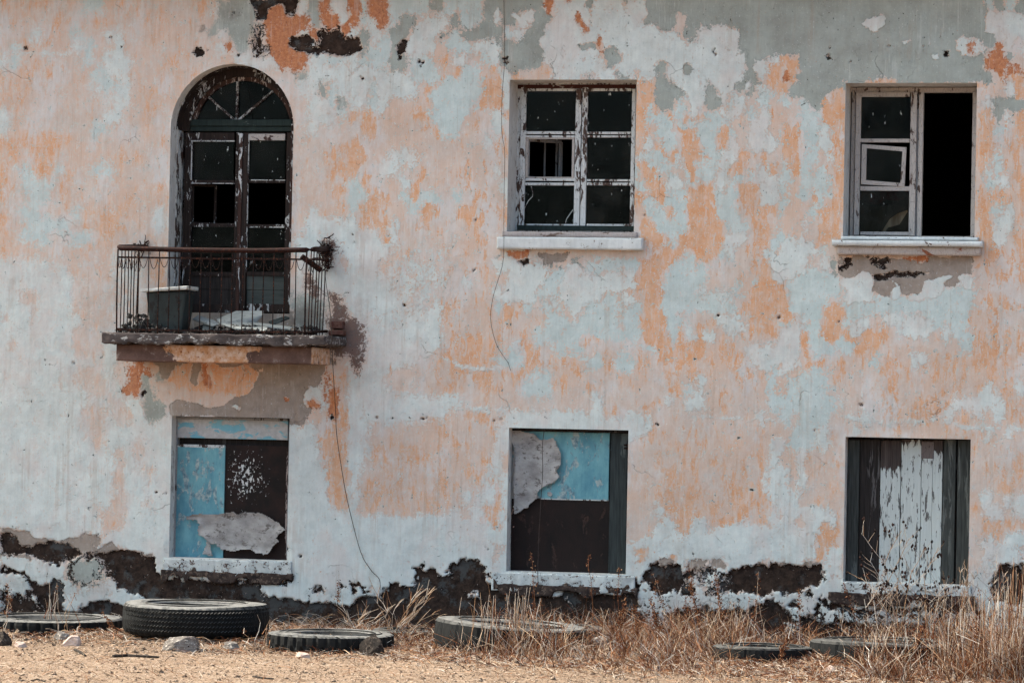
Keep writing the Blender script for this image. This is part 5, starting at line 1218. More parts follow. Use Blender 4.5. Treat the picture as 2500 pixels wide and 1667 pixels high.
def sand_mat():
    g = G('dry_sandy_soil')
    x, y, z = g.xyz()
    n = g.noise(3, 6, .7); f = g.noise(30, 4, .8); sp = g.noise(60, 2, .8, g.mapv((1, .45, 1)))
    col = g.mix(g.ramp(n, .35, .65), lin('86705e'), lin('a18c79'))
    col = g.mix(g.math('MULTIPLY', g.ramp(f, .48, .62), .55), col, lin('806552'))
    lit = g.math('ADD', g.ramp(y, -4.6, -3.4), g.math('MULTIPLY', g.ramp(x, .3, 2.6), .6), clamp=True)
    soil = g.mix(g.ramp(f, .4, .6), lin('2e221b'), lin('7f6857'))
    col = g.mix(g.math('MULTIPLY', lit, g.ramp(g.noise(12, 5, .8), .35, .6)), col, soil)
    col = g.mix(g.math('MULTIPLY', g.ramp(sp, .53, .60), .85), col, lin('2a1c14'))
    col = g.mix(g.math('MULTIPLY', g.ramp(g.noise(48, 2, .8, g.mapv((1, .5, 1), (4, 2, 1))), .62, .68), .8), col, lin('d0c3b6'))
    h = g.math('ADD', f, g.math('MULTIPLY', sp, .6))
    return g.fin(col, .95, g.bump(h, .012), .05)
M['sand'] = sand_mat()
gr = np_mesh('ground', V, np.stack([q, q+1, q+n_+1, q+n_], -1), M['sand']); tag(gr, kind='structure')
def gp(px, py):
    """ground point seen at survey position px,py"""
    z = 0.0
    for _ in range(6):
        p = atg(px, py, z); z = float(gh(p[0], p[1]))
    return np.array([p[0], p[1], z])

M['gravel'] = simple('soil_crumbs', '33271f', '86705e', 25, .95, .002, c3='b8a898')
def crumbs(name, label, N, sampler):
    rng = np.random.default_rng(77); P = np.array([sampler(rng) for _ in range(N)]); pts = np.array([gp(p[0], p[1]) for p in P]); S = P[:, 2]
    base = np.array([(0,0,-1),(1,0,0),(0,1,0),(-1,0,0),(0,-1,0),(0,0,1)], float); F0 = np.array([(0,2,1),(0,3,2),(0,4,3),(0,1,4),(5,1,2),(5,2,3),(5,3,4),(5,4,1)])
    V_ = pts[:, None, :] + base[None]*(S[:, None, None]*rng.uniform(.5, 1.3, (N, 6, 1)))*np.array([1, 1, .7]) + rng.normal(size=(N, 6, 3))*S[:, None, None]*.2
    F_ = (F0[None]+6*np.arange(N)[:, None, None]).reshape(-1, 3)
    return tag(np_mesh(name, V_.reshape(-1, 3), F_, M['gravel'], None, smooth=False), label, 'gravel', kind='stuff')
def s_cr(rng):
    px = rng.uniform(-80, 2580); py = 1562+(px-1250)*.03+rng.normal()*20+8
    if rng.random() < .3: py = rng.uniform(1585, 1680)
    return px, py, rng.uniform(.006, .018)*(2.4 if rng.random() < .06 else 1)*(.7 if py > 1600 else 1)
crumbs('soil_crumbs', 'crumbly soil clods and gravel scattered along the yard edge', 20000, s_cr)

# ------------------------------------------------------------------ tyres
def rubber(name, dusty):
    g = G(name); x, y, z = g.xyz()
    geo = g.n('ShaderNodeNewGeometry'); nz_ = g.n('ShaderNodeSeparateXYZ'); g.put(nz_.inputs[0], geo.outputs['Normal'])
    n = g.noise(14, 5, .7)
    dust = g.math('MULTIPLY', g.ramp(nz_.outputs[2], .45, .98), g.ramp(n, .25, .55))
    col = g.mix(g.ramp(n, .35, .7), lin('0b0c0c'), lin('151515'))
    col = g.mix(g.math('MULTIPLY', dust, dusty, clamp=True), col, lin('7c7a77'))
    return g.fin(col, .75, g.bump(g.noise(40, 3), .002), .25)
M['rub'] = rubber('weathered_tyre_rubber', .95); M['rub_pale'] = rubber('sun_bleached_tyre_rubber', 1.25); M['rub2'] = rubber('black_tyre_rubber', .45)
def tyre(label, pxl, pxr, ytop, width, style, mat='rub', tilt=(0, 0), zoff=0.0, seed=1, Rr=None, yadd=0.0):
    """a lying tyre spanning pxl..pxr on the survey; ytop = height of its upper outer edge"""
    py_foot = ytop+width*292
    c = gp((pxl+pxr)/2, py_foot); Rad = (at(pxr, py_foot, c[1])[0]-at(pxl, py_foot, c[1])[0])/2/1.02
    dY = Rad*.98+yadd; cx, cy = c[0]+(c[0]-CAM[0])/(c[1]-CAM[1])*dY, c[1]+dY
    prof = [(.56,.12),(.565,.40),(.60,.60),(.66,.90),(.76,1.0),(.88,.995),(.965,.965),(.993,.90),(1.0,.72),(1.005,.5),(1.0,.28),(.99,.16),(.955,.07),(.88,.015),(.76,0),(.66,.10),(.60,.06)]
    # finer tread band
    n = 144; k = len(prof); vs = []
    rng = np.random.default_rng(seed)
    for i in range(n):
        t = 2*math.pi*i/n
        for jx, (r, h) in enumerate(prof):
            rr_ = r*Rad; hh = h*width
            if style == 'lug':      # chunky side blocks
                if 6 <= jx <= 12 and (i % 4) == (jx//5) % 2: rr_ -= (.020+.02*rng.random())*Rad
                if jx in (5, 6) and (i % 4) == 0: hh -= .05*width*rng.random(); rr_ -= .02*Rad
            elif style == 'road':   # fine shoulder sipes and zigzag grooves
                if jx in (6, 7, 11, 12) and i % 3 == 0: rr_ -= .015*Rad
                if jx in (8, 10) : rr_ -= .010*Rad*(1 if i % 2 else 0)
            else:                   # worn, smooth, lightly blocked
                if 7 <= jx <= 11 and i % 8 == 0: rr_ -= .012*Rad
            rr_ *= 1+.012*math.sin(2*t+seed)+.006*math.sin(5*t+seed*2); hh += width*.03*math.sin(t*2+seed*1.7)*(jx in (3, 4, 5, 6))
            rr_ += (rng.random()-.5)*.004
            vs.append((rr_*math.cos(t), rr_*math.sin(t), hh))
    m_ = MB(); fs = []
    for i in range(n):
        for jx in range(k):
            a = i*k+jx; b_ = i*k+(jx+1) % k; c_ = ((i+1) % n)*k+(jx+1) % k; d_ = ((i+1) % n)*k+jx
            fs.append((a, d_, c_, b_))
    m_.add(vs, fs)
    o = m_.build('tyre', M[mat]); o.location = (cx, cy, c[2]+zoff-.01); o.rotation_euler = (tilt[0], tilt[1], seed*.7)
    if tilt != (0, 0): o.rotation_euler = (tilt[0], tilt[1], 0)
    if style == 'road':       # tread ribs and raised dashes as parts
        m_ = MB()
        for row, h in enumerate((.80, .66, .52, .38, .24)):
            for i in range(120):
                t = 2*math.pi*(i+.5*(row % 2))/120; dt = .018
                P = [Vector((Rad*1.004*math.cos(t+dt*s_), Rad*1.004*math.sin(t+dt*s_), (h+.025*s_)*width)) for s_ in (-1, -.2, .2, 1)]
                m_.tube(P, .006, 4)
        m_.build('tread_blocks', M['rub2'], o)
    m_ = MB()
    for h, r in ((.992, .80), (.99, .70)):
        m_.tube([(r*Rad*math.cos(t), r*Rad*math.sin(t), h*width) for t in np.linspace(0, 2*math.pi, 97)], .006, 5)
    m_.build('sidewall_ring', M[mat], o)
    tag(o, label, 'tyre', 'old tyres lying along the foot of the wall'); return o
T2 = tyre('largest and highest old truck tyre lying flat below the left ground floor window', 303, 653, 1484, .275, 'road', seed=1, tilt=(rad(.01), 0))
tyre('half buried tyre at the far left edge, left of the largest tyre', -60, 300, 1508, .16, 'lug', seed=2, zoff=-.02)
tyre('low chunky lugged tyre lying right of the largest tyre, full of dry stalks', 650, 962, 1538, .17, 'lug', seed=3, tilt=(rad(.01), 0), zoff=-.01)
tyre('tilted worn smooth tyre behind straw below the middle ground floor window', 1052, 1432, 1512, .26, 'worn', seed=4, tilt=(rad(-.5), rad(3.0)), zoff=-.0)
tyre('low dark tyre sunk in the ground behind the smooth tilted tyre', 1180, 1490, 1548, .12, 'worn', 'rub2', seed=5, zoff=-.03, yadd=.55)
tyre('small dark tyre sunk between the lugged tyre and the smooth tilted tyre', 905, 1090, 1540, .12, 'worn', 'rub2', seed=8, zoff=-.04, yadd=.5)
tyre('dark low tyre in dry weeds between the middle and right ground floor windows', 1735, 1990, 1568, .15, 'worn', 'rub2', seed=6, zoff=-.02, tilt=(rad(-.5), 0))
tyre('rightmost tyre, dark with a pale top, in the weeds below the planked window', 1970, 2330, 1570, .22, 'worn', 'rub2', seed=7, tilt=(rad(-.6), 0), zoff=-.01)
T2.data.materials[0] = M['rub_pale']
m_ = MB(); zl = .275*.998
def lt(x, segs):
    for (a, b_), (c_, d_) in segs: m_.beam((x+a*.075, .475+b_*.06, zl), (x+c_*.075, .475+d_*.06, zl), .010, .006, up=(0, 0, 1))
lt(-.235, [((0, 1), (0, 0)), ((0, 0), (.9, 0))]); lt(-.125, [((0, 0), (.45, 1)), ((.45, 1), (.9, 0)), ((.2, .4), (.7, .4))])
m_.build('raised_letters', M['rub2'], T2)
# raised letters on the big tyre's upper sidewall are only ghost marks: short relief bars
# ------------------------------------------------------------------ stones and bits on the ground
M['rock'] = simple('grey_stone', '5d5753', '8b827b', 14, .95, .008, c3='b5aca3')
M['rock_dark'] = simple('dark_clod', '211d1b', '3f3833', 16, .95, .008, c3='5b514a')
M['brick_pale'] = simple('pale_pink_rubble', 'b0978a', 'c9b5aa', 14, .95, .006)
def rock(label, px0, px1, ytop, ybase, mat, seed, depth=None, shape=(1, 1), cat='stone', name='stone', group='stones and clods on the ground'):
    b_ = gp((px0+px1)/2, ybase); s_ = abs(at(px1, ybase, b_[1])[0]-at(px0, ybase, b_[1])[0])
    h_ = abs(at(px0, ytop, b_[1])[2]-at(px0, ybase, b_[1])[2]); d_ = depth or s_*.8
    rng = np.random.default_rng(seed); import bmesh
    bm_ = bmesh.new(); bmesh.ops.create_icosphere(bm_, subdivisions=4, radius=1)
    V_ = np.array([v.co for v in bm_.verts])
    N_ = rng.normal(size=(9, 3)); N_[:, 2] = np.abs(N_[:, 2])*.8+.1*rng.random(9); N_ /= np.linalg.norm(N_, axis=1)[:, None]; dd = rng.uniform(.55, .85, 9)
    for nrm, dl in zip(N_, dd):
        t = V_ @ nrm; k_ = t > dl; V_[k_] -= np.outer(t[k_]-dl, nrm)
    for ax_ in range(3):
        V_[:, ax_] += (vnoise(V_[:, 0]*40+seed*9, V_[:, (ax_+1) % 3]*40+V_[:, 2]*30, 11, seed+ax_, 3)-.5)*.16
    lo_, hi_ = V_.min(0), V_.max(0); V_ = (V_-(lo_+hi_)/2)/((hi_-lo_)/2)
    V_ = V_*np.array([s_/2, d_/2, (h_*1.35)/2]); V_[:, 2] += h_-(h_*1.35)/2
    for v, c_ in zip(bm_.verts, V_): v.co = c_
    me_ = bpy.data.meshes.new(name); bm_.to_mesh(me_); bm_.free(); me_.materials.append(M[mat])
    o = bpy.data.objects.new(name, me_); C.objects.link(o); o.location = (b_[0], b_[1]+d_*.3, b_[2]-.01)
    return tag(o, label, cat, group)
rock('pale grey faceted stone lying in front of the largest tyre', 388, 478, 1541, 1580, 'rock', 3)
rock('dark clod cut off by the left edge of the picture', -22, 24, 1537, 1576, 'rock_dark', 5)
rock('small dark stone with a pale top, in front of the half buried left tyre', 122, 168, 1535, 1560, 'rock', 6)
rock('white crumbly lump right of the small stone near the left edge', 150, 194, 1550, 1578, 'brick_pale', 7)
rock('upright rough dark stone in front of the lugged tyre', 874, 934, 1537, 1594, 'rock_dark', 9)
rock('low dark clod left of the upright dark stone', 806, 842, 1569, 1586, 'rock_dark', 12)
rock('second low dark clod, touching the upright dark stone', 842, 872, 1566, 1583, 'rock_dark', 14)
rock('flat pale stone chip on the litter before the lugged tyre', 716, 756, 1590, 1606, 'brick_pale', 15)
rock('pale crumbled lump half under straw, right of the faceted stone', 540, 585, 1566, 1590, 'rock', 17)
rock('rough grey stone in weeds right of the smooth tilted tyre', 1438, 1492, 1552, 1596, 'rock', 19)
rock('pale pinkish brick piece in the weeds left of the two right tyres', 1832, 1868, 1582, 1620, 'brick_pale', 21)
rock('pale brick piece in straw in front of the rightmost tyre', 2008, 2040, 1606, 1628, 'brick_pale', 23)
rock('small reddish stone in the litter at the left', 30, 62, 1562, 1578, 'brick_pale', 25)
def stick(label, pts, r, mat='rock_dark'):
    P = [gp(x, y)+np.array([0, 0, r*.7]) for x, y in pts]; m_ = MB(); m_.tube([tuple(p) for p in P], r, 6, .6)
    return on_base('stick', m_, mat, label, 'stick', tuple(P[0]))
stick('straight charred stick lying on bare sand below the faceted stone', [(276,1604),(310,1602),(350,1604),(388,1606)], .014)
stick('short black stick on the sand at the left', [(183,1588),(196,1594),(208,1602)], .014)
stick('thin bent twig on the sand at the bottom left', [(78,1662),(90,1658),(110,1664)], .007)
stick('dark twig lying at the lower right of the sandy strip', [(618,1652),(640,1656),(668,1658)], .009)

# ------------------------------------------------------------------ dry vegetation
def tint_mat():
    g = G('dry_straw'); a = g.attr('tint'); n = g.noise(40, 3, .7)
    return g.fin(g.mul(a.outputs['Color'], g.math('MULTIPLY_ADD', n, .5, .75)), .8, None, .2)
M['straw'] = tint_mat()
def L3(c, f=.42): return tuple(k*f for k in lin(c)[:3])
TAN = [L3(c, .62) for c in ('d8b898', 'c39a76', 'b98560', 'e2cdb8', 'a26b45', '8d5a3a')]
WHT = [L3(c, .68) for c in ('e6dcd0', 'd5c6b8', 'c9b09a')]
BRN = [L3(c) for c in ('8a4724', '9c5630', '5a2f1c', 'a5683f', '40241a')]
def pick(p): return random.choice(p)
def curve(p, h, lean, dirn, n=6, bendy=.3):
    """points of a stalk from p, height h, leaning by `lean` toward angle dirn"""
    out = []; wob_ = random.uniform(-bendy, bendy); w2 = random.uniform(-bendy, bendy)
    for i in range(n+1):
        t = i/n; d = lean*t**1.4
        out.append(Vector(p)+Vector((math.cos(dirn)*d+wob_*h*.12*math.sin(t*4), math.sin(dirn)*d+w2*h*.1*math.sin(t*3+1), h*t-abs(lean)*.25*t*t)))
    return out
# ---- ground cover: litter, short straw, tall dense grass at the right
def cover(name, label, cat, N, sampler):
    pts_v = []; pts_f = []; col = []; nv = 0
    for _ in range(N):
        s_ = sampler()
        if s_ is None: continue
        (x, y), h, lean, w_, c_, k = s_
        z = None
        dirn = random.random()*6.283; a = random.random()*math.pi; sx, sy = math.cos(a)*w_/2, math.sin(a)*w_/2*.6
        if abs(sx) < w_*.28: sx = w_*.28
        b1 = random.uniform(-1, 1)*h*.18
        for i in range(k+1):
            t = i/k; d = lean*t**1.5
            px_, py_ = x+math.cos(dirn)*d+b1*math.sin(t*5), y+math.sin(dirn)*d
            pz = h*t-abs(lean)*.3*t*t*(1 if h > .1 else .2); q_ = 1-.7*t
            pts_v.append((px_-sx*q_, py_-sy*q_, pz-.0)); pts_v.append((px_+sx*q_, py_+sy*q_, pz+(.3*w_))); col.append(c_); col.append(c_)
        for i in range(k): pts_f.append((nv+2*i, nv+2*i+1, nv+2*i+3, nv+2*i+2))
        nv += 2*(k+1)
        # ground height applied per root
        zz = (x, y)
        roots.append((len(pts_v)-2*(k+1), len(pts_v), x, y))
    V_ = np.array(pts_v); 
    rx = np.array([r[2] for r in roots]); ry = np.array([r[3] for r in roots]); hz = gh(rx, ry)
    for r, z in zip(roots, hz): V_[r[0]:r[1], 2] += z
    o = np_mesh(name, V_, pts_f, M['straw'], None, smooth=False)
    ca = o.data.color_attributes.new('tint', 'FLOAT_COLOR', 'POINT'); ca.data.foreach_set('color', np.array([tuple(c)+(1.0,) for c in col], np.float32).ravel())
    roots.clear(); return tag(o, label, cat, kind='stuff')
roots = []
def interp(x, xs, ys): return float(np.interp(x, xs, ys))
YC = lambda px: 1560+(px-1250)*.035     # centre line of the litter band on the survey
def s_litter():
    px = random.uniform(-60, 2560)
    dens = interp(px, [0, 300, 640, 1000, 1250, 2500], [.75, .7, .75, .85, 1, 1])
    if random.random() > dens: return None
    wid = interp(px, [0, 640, 1200, 1800, 2500], [16, 24, 36, 40, 60])
    py = YC(px)+interp(px, [0, 1200, 2500], [8, 22, 30])+random.gauss(0, wid*.62)
    if py > 1700 or py < 1500: return None
    p = gp(px, py); h = random.uniform(.004, .05); lean = random.uniform(.03, .14)
    c_ = pick(TAN) if random.random() < .55 else (pick(WHT) if random.random() < .35 else pick(BRN))
    return (p[0], p[1]), h, lean, random.uniform(.004, .011), c_, 3
cover('straw_litter', 'flattened straw, twigs and leaf litter covering the soil along the wall', 'straw', 42000, s_litter)
def s_front():
    px = random.uniform(-60, 2560); py = random.uniform(1585, 1690)
    if random.random() > .5+.5*(px > 1200)*(py < 1655): return None
    p = gp(px, py); c_ = pick(BRN) if random.random() < .4 else pick(TAN)
    return (p[0], p[1]), random.uniform(.003, .06), random.uniform(.02, .16), random.uniform(.003, .007), c_, 3
cover('scattered_twigs', 'scattered thin twigs and stubble on the bare sandy yard', 'twigs', 2300, s_front)
def s_grass():
    px = random.uniform(600, 2580)
    dens = interp(px, [600, 700, 960, 1100, 1250, 1500, 1900, 2100, 2300, 2580], [.08, .5, .65, .75, .9, 1, 1, 1, 1, 1])
    if random.random() > dens: return None
    py = YC(px)+interp(px, [600, 1200, 2000, 2500], [0, 14, 20, 36])+random.gauss(0, interp(px, [600, 1250, 2500], [12, 20, 34]))
    if py > 1668: return None
    hm = interp(px, [600, 960, 1100, 1250, 1450, 1700, 1850, 1960, 2080, 2250, 2380, 2500], [.10, .13, .17, .34, .30, .40, .36, .24, .32, .48, .66, .78])
    cl = float(vnoise(np.array([px*1.0]), np.array([py*2.0]), 26, 61, 2)[0]); cl = min(1, max(0, (cl-.3)/.4))
    if random.random() > .25+.85*cl: return None
    h = hm*random.uniform(.15, 1.0)**1.3*(.35+.9*cl); p = gp(px, py)
    if 1790 < px < 2100 and py > 1585: h *= .4
    if px > 2100 and py > 1590: h *= 1.15
    if py > 1610: h *= .6
    c_ = pick(TAN) if random.random() < .42 else (pick(WHT) if random.random() < .2 else pick(BRN))
    return (p[0], p[1]), h, random.uniform(0, .9)*h+.03, random.uniform(.0035, .0075), c_, 5
cover('dry_grass', 'dense bank of dry tan grass growing in front of the wall, thickest at the right', 'grass', 52000, s_grass)

# ---- single weeds one can tell apart
def plant(kind, label, px, py, h_px, lean_px=0, seed=0, cat='weed', group=None, scale=1.0):
    random.seed(seed*131+int(px)); b_ = gp(px, py); D_ = (b_[1]-CAM[1])/math.cos(YAW)*1.0
    u = D_/F_PX*1.0; H = h_px*u; Lx = lean_px*u
    root = tag(empty(kind[1], tuple(b_)), label, cat, group)
    st = MB(); hd = MB()
    k0 = kind[0]; o = Vector((0, 0, -.01))
    if k0 == 'seed':        # stalks with crumbly seed heads
        for i in range(kind[2]):
            st.col = pick(BRN[:4]+TAN[3:]); hh = H*(1 if i == 0 else random.uniform(.55, .95)); ln = Lx*(hh/H)+random.uniform(-.03, .03) if i else Lx
            P = [o+Vector((random.uniform(-.03, .03) if i else 0, random.uniform(-.04, .04), 0))+Vector((ln*t**1.3, .02*t, hh*t)) for t in np.linspace(0, 1, 8)]
            st.tube(P, .0032, 4, .5)
            for q_ in range(int(46*scale)):
                t = random.uniform(.55, 1.0); j_ = min(6, int(t*7)); f_ = t*7-j_; c_ = P[j_]*(1-f_)+P[j_+1]*f_
                sp = .035*(1.25-t)*2*hh+.006
                hd.col = pick(BRN+TAN[1:3]+TAN[4:]); hd.seed(c_+Vector((random.gauss(0, sp*.6), random.gauss(0, sp*.6), random.gauss(0, .01))), random.uniform(.0035, .0075), (random.gauss(0, 1), random.gauss(0, 1), 1))
    elif k0 == 'berry':     # open branching plant with round pods
        def br(p, d, L, r, lv):
            P = [p]; dd = d.copy()
            for _ in range(5): dd = (dd+Vector((random.gauss(0, .07), random.gauss(0, .07), .02))).normalized(); P.append(P[-1]+dd*L/5)
            st.col = pick(WHT+[TAN[1]]); st.tube(P, r, 4, .55)
            if lv == 0:
                for _ in range(2): 
                    hd.col = pick([L3('3a241d'), L3('55342a'), L3('2c1d19')]); hd.seed(P[-1]+Vector((random.gauss(0, .006), random.gauss(0, .006), random.gauss(0, .006))), random.uniform(.009, .013))
                return
            for q_ in range(kind[2] if lv > 1 else 4):
                t = random.uniform(.35, 1); j_ = min(4, int(t*5)); c_ = P[j_]*(1-(t*5-j_))+P[j_+1]*(t*5-j_)
                s_ = random.choice((-1, 1)); nd = (dd+Vector((s_*random.uniform(.5, 1.1), random.uniform(-.5, .5), random.uniform(-.1, .4)))).normalized()
                br(c_, nd, L*random.uniform(.32, .5), r*.6, lv-1)
        br(o, Vector((Lx/H, .02, 1)).normalized(), H*.62, .0048, 2); br(o+Vector((.02, 0, 0)), Vector((Lx/H-.12, .02, 1)).normalized(), H*.5, .004, 2)
        br(o+Vector((.0, 0, 0)), Vector((Lx/H+.18, .0, 1)).normalized(), H*.55, .004, 2)
    elif k0 == 'panicle':   # grass with feathery head
        for i in range(kind[2]):
            st.col = pick(TAN[:4]+WHT); hh = H*random.uniform(.6, 1); ln = Lx*hh/H+random.uniform(-.05, .05)
            P = [o+Vector((random.uniform(-.04, .04), random.uniform(-.04, .04), 0))+Vector((ln*t**1.4, 0, hh*t)) for t in np.linspace(0, 1, 8)]
            st.tube(P, .0026, 3, .5)
            for q_ in range(9):
                t = random.uniform(.7, 1); c_ = P[min(7, int(t*7))]; hd.col = pick(TAN[:4]+WHT)
                dv = Vector((random.choice((-1, 1))*random.uniform(.2, .6)+Lx*.6, random.uniform(-.3, .3), random.uniform(.6, 1))).normalized(); hd.blade([c_, c_+dv*.035, c_+dv*.06+Vector((.006, 0, -.004))], .007)
    elif k0 == 'fan':       # woody fan of bare branches
        for i in range(kind[2]):
            t0 = random.uniform(-.7, 1.0); hh = H*random.uniform(.45, 1); st.col = pick(WHT+TAN[:2])
            dx_ = Lx*random.uniform(.1, 1.05) if random.random() < .8 else -Lx*random.uniform(0, .5)
            P = [o+Vector((random.uniform(-.02, .02), random.uniform(-.03, .03), 0))+Vector((dx_*t, random.uniform(-.01, .01), hh*t**.9)) for t in np.linspace(0, 1, 7)]
            st.tube(P, .0038, 4, .45)
            for q_ in range(5):
                j_ = random.randint(2, 6); d_ = (P[j_]-P[j_-1]).normalized(); d_ = (d_+Vector((random.uniform(-.7, .7), random.uniform(-.3, .3), random.uniform(-.2, .5)))).normalized()
                L_ = random.uniform(.05, .16); hd.col = pick(WHT+TAN[:3]); hd.tube([P[j_], P[j_]+d_*L_*.5, P[j_]+d_*L_+Vector((0, 0, -.01))], .0024, 3, .5)
    elif k0 == 'curl':      # low tangle of bleached curling stems
        for i in range(kind[2]):
            st.col = pick(WHT+TAN[:4]); a = random.random()*6.28; L_ = H*random.uniform(.5, 1.2); p = o+Vector((random.gauss(0, abs(Lx)*.4+.05), random.gauss(0, .06), 0)); P = [p]; d_ = Vector((math.cos(a)*.6, math.sin(a)*.4, 1)).normalized()
            for q_ in range(8): d_ = (d_+Vector((math.cos(a)*.18, math.sin(a)*.12, -.16*random.random()*q_/3))+Vector((random.gauss(0, .1), random.gauss(0, .1), 0))).normalized(); P.append(P[-1]+d_*L_/8)
            st.tube(P, random.uniform(.002, .0038), 4, .5)
            if random.random() < .4: hd.col = pick(BRN); hd.seed(P[-1], .008, d_)
    elif k0 == 'reed':      # upright bundle of pale straight stems
        for i in range(kind[2]):
            st.col = pick(TAN[:4]+WHT+[BRN[1]]); hh = H*random.uniform(.5, 1); ln = Lx*random.uniform(-1, 1)
            x0_ = random.gauss(0, abs(Lx)*.5+.04)
            P = [o+Vector((x0_, random.gauss(0, .05), 0))+Vector((ln*t, 0, hh*t)) for t in np.linspace(0, 1, 5)]
            st.tube(P, random.uniform(.0024, .0042), 4, .5)
            if random.random() < .3:
                for q_ in range(6): hd.col = pick(TAN+BRN); hd.seed(P[-1]+Vector((random.gauss(0, .008), random.gauss(0, .008), -random.uniform(0, .06))), .005)
    names = {'seed': ('stem', 'seed_head'), 'berry': ('stem', 'seed_pods'), 'panicle': ('stem', 'panicle'), 'fan': ('branch', 'twigs'), 'curl': ('stem', 'seed_pods'), 'reed': ('stem', 'seed_head')}[k0]
    a = st.build(names[0], M['straw'], root)
    if hd.v: b2 = hd.build(names[1], M['straw'], root)
    return root
SEED = ('seed', 'seed_stalk'); 
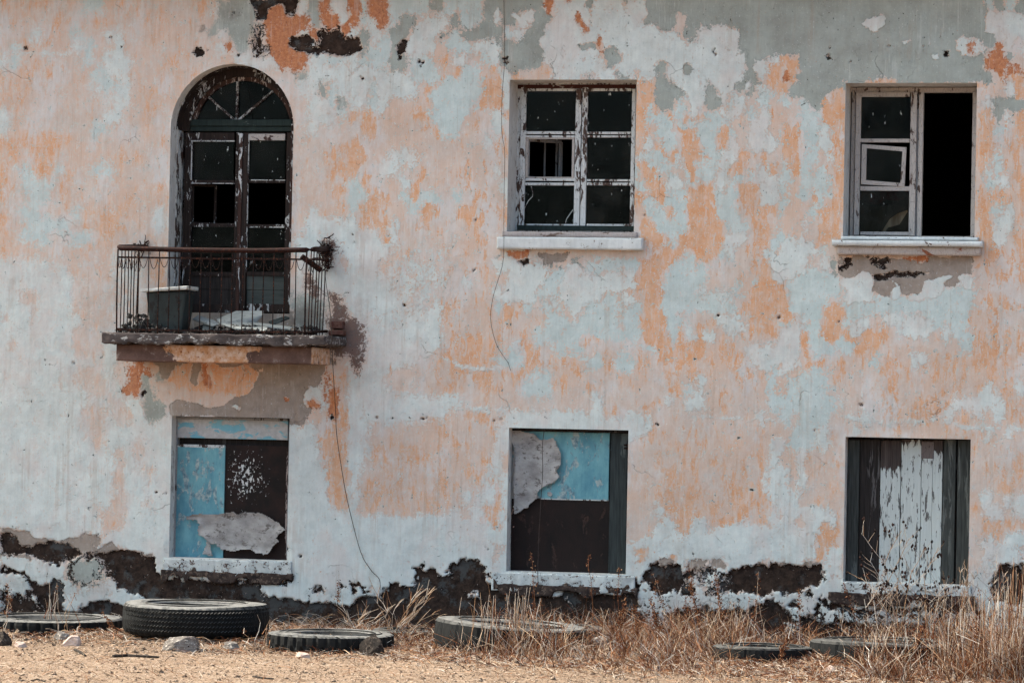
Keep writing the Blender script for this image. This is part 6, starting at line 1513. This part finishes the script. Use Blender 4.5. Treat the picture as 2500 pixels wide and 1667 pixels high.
W_ = [
 (('berry', 'podded_weed', 5), 'tall open branching weed with round dark pods in front of the white planks', 2195, 1600, 385, -25, 1),
 (('berry', 'podded_weed', 4), 'slightly shorter podded weed rising at the right side of the planked window', 2265, 1605, 330, 5, 2),
 (('berry', 'podded_weed', 3), 'low podded weed leaning left in front of the left dark planks', 2150, 1600, 290, -45, 3),
 (('seed', 'seed_stalk', 1), 'rust brown seed stalk standing before the lower right of the half white plank', 2170, 1590, 225, -18, 4),
 (('seed', 'seed_stalk', 1), 'leaning rust brown seed stalk left under the planked window sill', 2110, 1590, 165, -55, 5),
 (('seed', 'seed_stalk', 1), 'rust brown seed stalk crossing the left end of the planked window sill', 2150, 1590, 190, -38, 6),
 (('panicle', 'feather_grass', 9), 'clump of feathery grass at the right end of the planked window sill', 2350, 1600, 240, 15, 7),
 (('panicle', 'feather_grass', 8), 'feathery grass clump between the planked window and the right edge', 2420, 1610, 260, 20, 8),
 (('reed', 'reed_bundle', 46), 'tall dense straw bundle against the dark patch at the right edge', 2480, 1615, 250, 20, 9),
 (('reed', 'reed_bundle', 30), 'dense straw bundle left of the tallest one near the right edge', 2400, 1615, 180, 25, 10),
 (('seed', 'seed_stalk', 3), 'leaning reddish seed stalks before the broken dark patch right of the middle window', 1710, 1585, 200, -35, 11),
 (('seed', 'seed_stalk', 3), 'reddish seed stalks right of the leaning group, below the long dark patch', 1770, 1585, 185, -30, 12),
 (('seed', 'seed_stalk', 2), 'thin reddish seed stalks under the right part of the long dark patch', 1840, 1585, 190, 8, 13),
 (('seed', 'seed_stalk', 2), 'thin seed stalk leaning left just right of the middle window sill', 1640, 1575, 175, -50, 14),
 (('seed', 'seed_stalk', 1), 'slender seed stalk standing alone left of the two right tyres', 1955, 1595, 160, -8, 15),
 (('seed', 'seed_stalk', 1), 'tall thin seed stalk with a drooping head before the brown board', 1312, 1570, 225, -22, 16),
 (('seed', 'seed_stalk', 1), 'seed stalk reaching over the brown board beside the grey plank', 1450, 1570, 215, -20, 17),
 (('seed', 'seed_stalk', 1), 'seed stalk in front of the foot of the grey plank', 1510, 1570, 185, -5, 18),
 (('seed', 'bushy_seed_weed', 5), 'bushy brown seed weed under the right end of the middle window sill', 1500, 1585, 130, 25, 19),
 (('seed', 'bushy_seed_weed', 4), 'bushy brown seed weed right of the smooth tilted tyre', 1560, 1590, 120, -15, 20),
 (('reed', 'reed_bundle', 40), 'upright pale straw bundle in front of the smooth tilted tyre', 1255, 1590, 175, 28, 21),
 (('reed', 'reed_bundle', 18), 'thin straw bundle left of the upright pale bundle, over the tyre top', 1190, 1590, 190, -22, 22),
 (('reed', 'reed_bundle', 16), 'crossed straw stems before the right half of the smooth tilted tyre', 1340, 1600, 140, 60, 23),
 (('fan', 'woody_weed', 15), 'bleached woody weed fanning out to the right between two tyres', 955, 1560, 140, 120, 24),
 (('fan', 'woody_weed', 8), 'small bleached woody weed on top of the lugged tyre', 870, 1545, 70, 70, 25),
 (('seed', 'seed_stalk', 1), 'single upright seed stalk against the pale wall behind the lugged tyre', 822, 1540, 130, 0, 26),
 (('curl', 'curled_weed', 46), 'tangle of bleached curled stems inside the lugged tyre', 790, 1530, 70, 75, 27),
 (('curl', 'curled_weed', 18), 'smaller tangle of curled stems between the largest tyre and the lugged tyre', 690, 1545, 60, 35, 28),
 (('curl', 'curled_weed', 14), 'bleached weed before the half buried left tyre, white curled stems', 192, 1548, 60, 22, 29),
 (('reed', 'thin_stalks', 7), 'thin reddish stalks standing before the half buried left tyre', 118, 1545, 130, 12, 30),
 (('reed', 'thin_stalks', 6), 'thin pale stalks against the white plaster left of the largest tyre', 160, 1548, 140, 10, 31),
 (('seed', 'seed_stalk', 2), 'dry seed stalk at the far left edge of the wall foot', 12, 1550, 150, 5, 32),
 (('reed', 'thin_stalks', 9), 'reddish broken stalks growing out of the middle of the largest tyre', 498, 1500, 90, 22, 33),
 (('reed', 'thin_stalks', 4), 'pale single stalks at the left of the largest tyre opening', 432, 1498, 125, 6, 34),
 (('seed', 'seed_stalk', 1), 'dark seed stalk rising from the largest tyre before the window sill', 478, 1498, 175, -22, 35),
 (('seed', 'bushy_seed_weed', 2), 'rust brown crumbly weed at the right end of the largest tyre', 590, 1500, 115, -12, 36),
 (('seed', 'bushy_seed_weed', 2), 'leaning reddish weed before the left tyre, right of the white curled stems', 300, 1560, 80, -60, 37),
 (('curl', 'curled_weed', 12), 'pale curled stems in front of the largest tyre beside the faceted stone', 492, 1588, 62, 18, 38),
 (('reed', 'thin_stalks', 5), 'reddish stems crossing the dark right side of the largest tyre', 630, 1580, 90, -25, 39),
 (('curl', 'curled_weed', 22), 'long arching bleached stems on the litter left of the rightmost tyres', 1860, 1610, 60, 40, 40),
 (('curl', 'curled_weed', 20), 'arching pale stems on the litter in the middle of the yard edge', 1600, 1615, 55, 60, 41),
 (('fan', 'woody_weed', 8), 'small bleached branching weed before the rightmost tyre', 2080, 1600, 75, -60, 42),
 (('seed', 'bushy_seed_weed', 4), 'dark rust seed weed rising between the middle window and the long dark patch', 1680, 1590, 130, -10, 43),
 (('reed', 'reed_bundle', 26), 'reddish straw bundle standing at the left end of the dark low right tyre', 1790, 1590, 140, 25, 44),
 (('reed', 'reed_bundle', 26), 'straw bundle below the right end of the planked window', 2300, 1605, 150, 30, 45),
 (('reed', 'reed_bundle', 34), 'straw bundle hiding the middle of the rightmost tyre', 2150, 1632, 120, 40, 46),
 (('seed', 'bushy_seed_weed', 5), 'rust brown bushy weed in front of the right half of the rightmost tyre', 2230, 1640, 120, 20, 47),
 (('reed', 'reed_bundle', 40), 'tallest tan straw standing in the lower right corner', 2440, 1655, 235, 30, 48),
 (('reed', 'reed_bundle', 30), 'tan straw bundle in the foreground below the right window edge', 2330, 1650, 165, 30, 49),
 (('seed', 'bushy_seed_weed', 5), 'brown bushy weed in the foreground left of the corner straw', 2390, 1655, 150, -10, 50),
 (('seed', 'bushy_seed_weed', 4), 'rust seed weed below the left end of the long dark patch', 1610, 1600, 150, -25, 51),
 (('seed', 'bushy_seed_weed', 4), 'low rust seed weed in front of the dark low tyre', 1900, 1625, 75, 20, 52),
 (('curl', 'curled_weed', 30), 'mat of bleached curled stems over the right end of the smooth tilted tyre', 1400, 1600, 75, 50, 53),
]
for kind, label, px, py, hp_, lp, sd_ in W_:
    plant(kind, label, px, py, hp_, lp, sd_, cat='weed', group='dry weeds along the foot of the wall')
